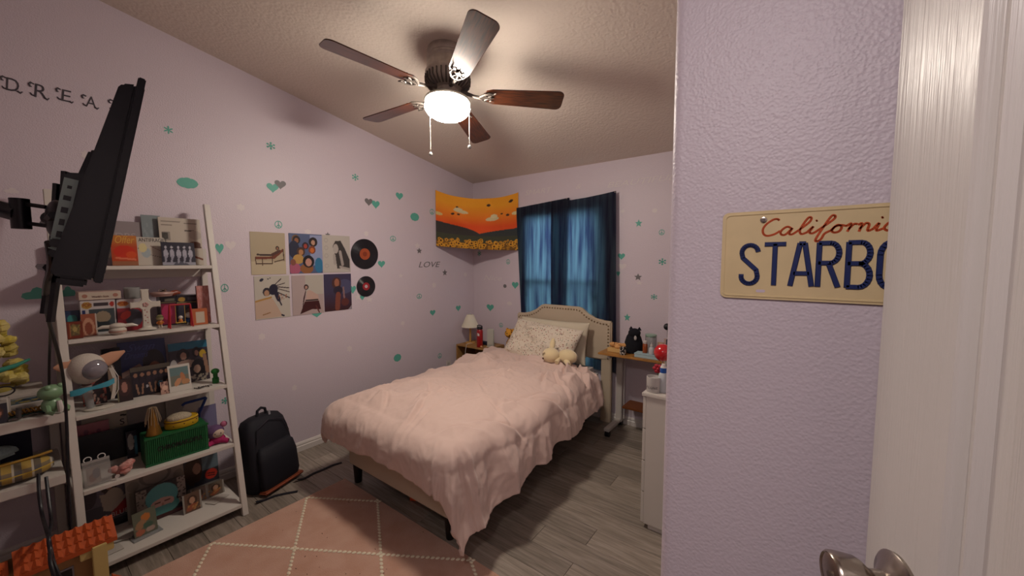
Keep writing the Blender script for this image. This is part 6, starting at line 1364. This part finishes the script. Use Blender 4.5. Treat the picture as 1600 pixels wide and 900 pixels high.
# lower board: plaid bag, fuzzy thing, dark folder
sz = .5455
m_pl = mat('yellow_plaid', '#a08a48', rough=.8); nt = m_pl.node_tree; N = nt.nodes; L = nt.links; tc = N.new('ShaderNodeTexCoord'); sp3 = N.new('ShaderNodeSeparateXYZ'); L.new(tc.outputs['Object'], sp3.inputs[0])
def band(src, fr, th):
    a = N.new('ShaderNodeMath'); a.operation = 'MULTIPLY'; a.inputs[1].default_value = fr; L.new(src, a.inputs[0]); b = N.new('ShaderNodeMath'); b.operation = 'FRACT'; L.new(a.outputs[0], b.inputs[0]); c_ = N.new('ShaderNodeMath'); c_.operation = 'LESS_THAN'; c_.inputs[1].default_value = th; L.new(b.outputs[0], c_.inputs[0]); return c_.outputs[0]
def mixc(fac, ci, col, w8=1):
    x = N.new('ShaderNodeMix'); x.data_type = 'RGBA'; f_ = N.new('ShaderNodeMath'); f_.operation = 'MULTIPLY'; f_.inputs[1].default_value = w8; L.new(fac, f_.inputs[0]); L.new(f_.outputs[0], x.inputs[0])
    if isinstance(ci, tuple): x.inputs[6].default_value = ci
    else: L.new(ci, x.inputs[6])
    x.inputs[7].default_value = (*lin(col), 1); return x.outputs[2]
c1 = mixc(band(sp3.outputs[0], 18, .5), (*lin('#a08440'), 1), '#3a3c48', .75); c1 = mixc(band(sp3.outputs[2], 22, .45), c1, '#4a4a50', .65); c1 = mixc(band(sp3.outputs[0], 18, .12), c1, '#b0a898', .9); c1 = mixc(band(sp3.outputs[2], 22, .10), c1, '#b89a30', .9); L.new(c1, N['Principled BSDF'].inputs['Base Color'])
t = T('plaid_bag', 'yellow and grey plaid zip bag on the lower board of the side unit', 'bag', (-2.80, -.02, sz), R90)
M().rings([[(x, d * math.cos(q) * .5, .045 + h_ * math.sin(q)) for q in [2 * PI * i / 20 for i in range(20)]] for x, d, h_ in ((-.2, .12, .040), (-.1, .16, .044), (.0, .16, .044), (.06, .14, .042), (.10, .08, .034), (.122, .03, .018))]).build('bag_body', m_pl, t, smooth=True)
M().tube([(-.2, -.02, .088), (0, -.02, .092), (.08, -.01, .094), (.12, -.01, .10)], .006, 8).build('zip_edge', mat('mustard_trim', '#a07a2c', rough=.6), t, smooth=True)
t = T('fuzzy_toy', 'pale blue fuzzy toy lying on the plaid bag', 'plush toy', (-2.85, -.08, sz + .10), R90)
M().sph((0, 0, .03), (.085, .05, .032), 20, 12, fn=lambda d: 1 + .15 * noise.noise(d * 5)).build('fur', mat('pale_blue_fur', '#8ea4a8', rough=1, bump=1, bscale=120, dist=.006), t, smooth=True)
M().sph((-.03, -.03, .055), (.03, .02, .022), 12, 8).build('grey_paw', mat('grey_fur', '#80787c', rough=1, bump=.8, bscale=120), t, smooth=True)
tag(M().box(-3.10, -2.92, -.05, .045, sz, sz + .235).build('dark_binder', mat('navy_box'), bevel=.004, org=(-3.0, 0, sz)), 'black binder standing upright on the lower board of the side unit', 'binder')

# ------------------------------------------------------------------ toy house on the floor
th_ = T('toy_house', 'toy house with orange tiled roof and tan walls on the floor by the side unit', 'toy house', (-2.47, .02, .0125), (0, 0, PI / 2 + .02)); th_.scale = (1.12, .62, 1.50)
m_tw = mat('tan_toy_wall', '#8f6e44', rough=.6); m_tr = mat('orange_toy_roof', '#a8481c', rough=.45); m_cr = mat('cream_toy_wall', '#b9a468', rough=.6)
M().box(-.42, .17, -.10, .12, 0, .205).build('wall_block', m_tw, th_, bevel=.002)
rz = .205
def roof(x0_, x1_, zr, dz_):
    k = M().rings([[(x, -.155, zr), (x, .0, zr + dz_), (x, .135, zr + .01), (x, .135, zr), (x, .0, zr + dz_ - .014), (x, -.155, zr - .012)] for x in (x0_, x1_)]); r0 = k.build('roof', m_tr, th_)
    n = int((x1_ - x0_) / .026)
    tl0 = None
    for i in range(n):
        x = x0_ + .013 + i * (x1_ - x0_ - .02) / n
        for j in range(3):
            v0, v1 = j / 3, (j + 1) / 3; ya_, yb_ = -.155 + .155 * v0, -.155 + .155 * v1; za_, zb_ = zr + dz_ * v0 + .007, zr + dz_ * v1 + .001
            if tl0 is None:
                tl0 = q = M().rings([[(0, 0, 0), (.010, 0, .006), (.021, 0, 0)], [(0, .056, dz_ / 3 - .004), (.010, .056, dz_ / 3 + .002), (.021, .056, dz_ / 3 - .004)]]).build('roof_tile', m_tr, r0)
            else: q = tl0.copy(); COL.objects.link(q); q.parent = r0
            q.location = (x, ya_, zr + dz_ * v0 + .002)
roof(-.05, .20, .205, .040); roof(-.44, -.06, .19, .036)
M().box(.13, .17, -.175, -.135, 0, .200).build('cream_pillar', m_cr, th_, bevel=.002)
M().box(.10, .19, -.150, -.100, .170, .200).build('cream_beam', m_cr, th_, bevel=.002)
for x in (-.12, -.155, -.19, -.225): 
    q = M().box(x, x + .024, -.106, -.100, .125, .160).build('window_frame', mat('toy_blue_window', '#5a7078', rough=.4), th_); M().box(x + .003, x + .021, -.108, -.1055, .128, .157).build('pane', mat('toy_dark_pane', '#1a2024', rough=.2), q)
q = M().box(.045, .085, -.106, -.100, .12, .16).build('window_frame', mat('toy_grey_window', '#7a7c80', rough=.4), th_); M().box(.050, .080, -.108, -.1055, .125, .155).build('pane', mat('toy_dark_pane'), q)
M().prism([(.17, 0), (.24, 0), (.21, .06), (.18, .085)], -.12, -.09, 'xz').build('porch_roof', m_tr, th_, bevel=.002)
M().box(.05, .17, -.20, -.10, .0, .012).build('porch', mat('pale_porch', '#a8a498', rough=.6), th_, bevel=.002)

# ------------------------------------------------------------------ television on a wall arm, screen turned to the bed
TX = -1.10
Tp = onx(228, 126, TX); Bp = onx(160, 443, TX); hv_ = (Tp - Bp); TH = hv_.length; tilt_ = math.atan2(hv_.y, hv_.z)
TW = .735
tv = T('television', 'black flat television seen edge-on with its grey socket strip, on a wall arm', 'television', (TX, Bp.y, Bp.z), (-tilt_, 0, math.radians(-5.2)))
# local: -x along the width away from the near side, -y back, z up the height; the screen looks to +y
m_tv = mat('tv_black_plastic', '#0c0a14', rough=.38)
m_tvs = mat('tv_screen', '#050508', rough=.12)
M().box(-TW, 0, -.012, .0, 0, TH).build('bezel', m_tv, tv, bevel=.002)
M().box(-TW + .02, -.02, .0, .0012, .02, TH - .015).build('screen', m_tvs, tv)
sec = [(-.012, .004), (-.066, .004), (-.070, .010), (-.068, .05), (-.036, TH - .030), (-.031, TH - .020), (-.012, TH - .012)]
M().prism(sec, -TW + .015, -.015, 'yz').build('back_case', m_tv, tv, bevel=.004)
M().prism([(-.050, .035), (-.078, .040), (-.080, .205), (-.046, .215)], -TW + .10, -.045, 'yz').build('electronics_bulge', m_tv, tv, bevel=.003)
M().prism([(-.040, .22), (-.070, .215), (-.060, .29), (-.036, .30)], -TW + .16, -.20, 'yz').build('upper_bulge', m_tv, tv, bevel=.004)
sk = M().prism([(-.0615, .050), (-.079, .055), (-.079, .195), (-.060, .195)], -.046, -.0435, 'yz').build('socket_strip', mat('grey_socket_strip', '#96a8a2', rough=.5), tv)
for i, (zz, hh_, ww_) in enumerate(((.178, .006, .006), (.156, .009, .010), (.132, .011, .009), (.108, .012, .007), (.084, .012, .007))):
    M().box(-.0437, -.0425, -.0695 - ww_ / 2, -.0695 + ww_ / 2, zz - hh_ / 2, zz + hh_ / 2).build('socket', m_blk, sk)
M().box(-.14, -.03, -.060, -.020, -.012, .004).build('stand_bracket', m_tv, tv, bevel=.004)
M().box(-.05, -.030, -.078, -.062, .058, .074).build('cable_plug', m_blk, tv, bevel=.002)
mt = T('tv_wall_arm', 'black folding television arm reaching in from the left', 'wall mount', (TX - .3, Bp.y, Bp.z), world=True)
RT = tv.rotation_euler.to_matrix(); loc0 = Vector((TX, Bp.y, Bp.z))
def tvw(x, y, z): return loc0 + RT @ Vector((x, y, z))
b0 = onx(79, 503, -1.30); b1 = onx(102, 268, -1.30)
for dx_ in (0, -.22):
    o_ = Vector((dx_, 0, 0)); k = M().tube([b0 + o_, b0.lerp(b1, .5) + o_ + Vector((0, .004, 0)), b1 + o_], .0065, 4); k.build('bracket_bar', m_tv, mt)
    for f_ in (.28, .78): p_ = b0.lerp(b1, f_) + o_; M().tube([p_, p_ + Vector((0, .03, 0))], .006, 8).build('spacer', m_tv, mt)
for f_ in (.36, .70): p_ = b0.lerp(b1, f_) + Vector((0, -.012, 0)); M().tube([p_ + Vector((.02, 0, 0)), p_ + Vector((-.25, 0, 0))], .008, 6).build('cross_bar', m_tv, mt)
hb = onx(90, 345, -1.40); pt_ = onx(74, 340, -1.42); el = onx(32, 334, -1.46); fr = onx(-6, 325, -1.50)
M().sph(hb, (.045, .020, .048), 20, 12).build('swivel_disc', m_tv, mt, smooth=True)
M().tube([hb, pt_], .014, 12).build('pivot', m_tv, mt, smooth=True)
for dz_ in (.024, -.020): M().tube([pt_ + Vector((0, 0, dz_)), el + Vector((0, 0, dz_))], .005, 6).build('arm_link', m_tv, mt)
M().cyl(el + Vector((0, 0, -.035)), el + Vector((0, 0, .035)), .016, .016, 16).build('elbow', m_tv, mt, smooth=True)
M().tube([el, fr, Vector((fr.x - .02, -.88, fr.z + .06))], .020, 8).build('arm_beam', m_tv, mt, smooth=True)
M().box(fr.x - .10, fr.x + .06, -.899, -.875, fr.z - .12, fr.z + .22).build('wall_plate', m_tv, mt, bevel=.003)
# cables hanging from the set
def cable(pts, r_, label, m=m_blk):
    P = []
    for i in range(len(pts) - 1):
        p0, p1, p2, p3 = [Vector(pts[max(0, min(len(pts) - 1, j))]) for j in (i - 1, i, i + 1, i + 2)]
        for t_ in (0, .25, .5, .75): P.append(.5 * (2 * p1 + (p2 - p0) * t_ + (2 * p0 - 5 * p1 + 4 * p2 - p3) * t_ ** 2 + (3 * p1 - p0 - 3 * p2 + p3) * t_ ** 3))
    P.append(Vector(pts[-1]))
    return tag(M().tube(P, r_, 8).build('cable', m, smooth=True, org=tuple(pts[-1])), label, 'cable')
pl_ = tvw(-.042, -.080, .066)
cable([pl_, onx(80, 415, -1.2), onx(72, 445, -1.35), onx(71, 475, -1.7), onx(80, 515, -2.1), onx(93, 560, -2.4), onx(100, 600, -2.60), onx(103, 640, -2.66), onx(105, 680, -2.655), onx(106, 740, -2.64), onx(112, 850, -2.62)], .0055, 'thick black power cable running down from the television past the ladder')
cable([tvw(-.10, -.075, .03), onx(76, 448, -1.4), onx(73, 475, -1.8), onx(79, 508, -2.3), onx(78, 540, -2.6), onx(77, 575, -2.7), onx(77, 625, -2.76)], .0048, 'thinner black cable hanging behind the first television cable')
cable([onx(60, 740, -2.66), onx(61, 770, -2.62), onx(66, 805, -2.55), onx(75, 835, -2.3), onx(80, 862, -2.25), onx(92, 899, -2.15), (-2.15, .14, .02)], .0060, 'left strand of the knotted dark cable pair over the toy house')
cable([onx(72, 745, -2.66), onx(76, 780, -2.60), onx(80, 815, -2.5), onx(76, 838, -2.28), onx(78, 860, -2.24), onx(84, 899, -2.14), (-2.14, .11, .02)], .0060, 'right strand of the knotted dark cable pair over the toy house')

# ------------------------------------------------------------------ backpack on the floor
bp_ = T('backpack', 'black backpack with a brown base leaning against the left wall', 'backpack', (-2.875, 1.045, .0), (math.radians(-7), 0, PI / 2 + .34))
m_nyl = mat('black_nylon', '#0d0c18', rough=.75, bump=.3, bscale=350, dist=.0006)
# width x, depth y (front -y), height z
def rr(w_, d_, z, cx=0, cy=0, n=28, e=.55):
    o = []
    for i in range(n):
        q = 2 * PI * i / n; c_, s_ = math.cos(q), math.sin(q)
        o.append((cx + w_ / 2 * abs(c_) ** e * (1 if c_ > 0 else -1), cy + d_ / 2 * abs(s_) ** e * (1 if s_ > 0 else -1), z))
    return o
M().rings([rr(.30, .15, .005), rr(.335, .18, .03), rr(.335, .19, .12, 0, -.004), rr(.325, .185, .25), rr(.31, .165, .36, 0, .006), rr(.285, .14, .43, 0, .012), rr(.24, .11, .468, 0, .018), rr(.15, .06, .485, 0, .022)]).build('main_body', m_nyl, bp_, smooth=True)
M().rings([rr(.27, .05, .02, 0, -.095), rr(.285, .075, .06, 0, -.098), rr(.28, .075, .20, 0, -.098), rr(.26, .06, .27, 0, -.09), rr(.22, .02, .295, 0, -.08)]).build('front_pocket', m_nyl, bp_, smooth=True)
M().box(-.15, .155, -.140, -.07, .002, .022).build('leather_base', mat('brown_leather', '#7c3c24', rough=.5), bp_, bevel=.008, seg=3)
M().tube([(-.12, -.085, .33), (-.1, -.075, .42), (0, -.065, .455), (.1, -.075, .42), (.12, -.085, .33)], .0035, 6).build('zip', mat('dark_zip', '#24222c', rough=.4), bp_, smooth=True)
M().tube([(-.035, .0, .478), (-.028, -.004, .520), (0, -.005, .533), (.028, -.004, .520), (.035, .0, .478)], .009, 8).build('grab_handle', m_nyl, bp_, smooth=True)
M().rings([rr(.05, .10, .03, .165, 0), rr(.06, .11, .08, .168, 0), rr(.045, .10, .13, .16, 0)]).build('side_pocket', m_nyl, bp_, smooth=True)
M().box(.030, .045, -.030, -.026, .455, .50).build('pull_tab', mat('grey_tab', '#8a8890', rough=.5), bp_)
M().box(.1745, .1765, -.02, .005, .17, .21).build('side_tag', mat('grey_tab'), bp_)
def strap(pts, label_):
    k = M(); rg2 = []
    P = [Vector(p) for p in pts]
    for i, p in enumerate(P):
        d = (P[min(i + 1, len(P) - 1)] - P[max(0, i - 1)]); d.z = 0; d.normalize(); n_ = Vector((-d.y, d.x, 0)) * .011
        rg2.append([p - n_, p + n_, p + n_ + Vector((0, 0, .003)), p - n_ + Vector((0, 0, .003))])
    return k.rings(rg2)
# straps trail on the floor; given in world space, so moved into the bag's frame
bpy.context.view_layer.update()
inv = bp_.matrix_world.inverted()
for pts in ([onz(461, 748, .03), onz(466, 750, .006), onz(476, 748, .002), onz(490, 740, .002), onz(507, 733, .002), onz(520, 727, .002), onz(534, 723, .002)], [onz(400, 785, .012), onz(415, 781, .002), onz(430, 775, .002), onz(448, 771, .002), onz(465, 768, .002)]):
    k = strap(pts, ''); k.v = [tuple(inv @ Vector(v)) for v in k.v]; k.build('trailing_strap', m_nyl, bp_, smooth=False)

# ------------------------------------------------------------------ groups for the repeats
GROUPS = {'wall_decal': 'heart, star, flower and peace stickers scattered on the lilac walls', 'wall_lettering': 'word stickers on the lilac walls',
          'poster': 'six posters in a grid on the left wall', 'vinyl_record': 'vinyl records on the left wall', 'pillow': 'pillows at the headboard',
          'curtain': 'navy cloth curtains over the window', 'push_pin': 'push pins holding the curtains', 'cable': 'cables hanging at the left',
          'album': 'albums and sleeves on the ladder shelf', 'figurine': 'small dolls on the second ladder shelf', 'collectible_box': 'window boxes on the second ladder shelf',
          'photo_card': 'small photos on the ladder shelf', 'print_card': 'small printed cards on the ladder shelf', 'paper_sheet': 'loose papers on the bottom ladder shelf',
          'lotion_tube': 'lotion tubes on the rolling desk'}
for _o in bpy.data.objects:
    _n = _o.name.split('.')[0]
    if _o.parent is None and 'label' in _o and _n in GROUPS: _o['group'] = GROUPS[_n]

for _o in list(bpy.data.objects):
    if '_org' in _o: del _o['_org']
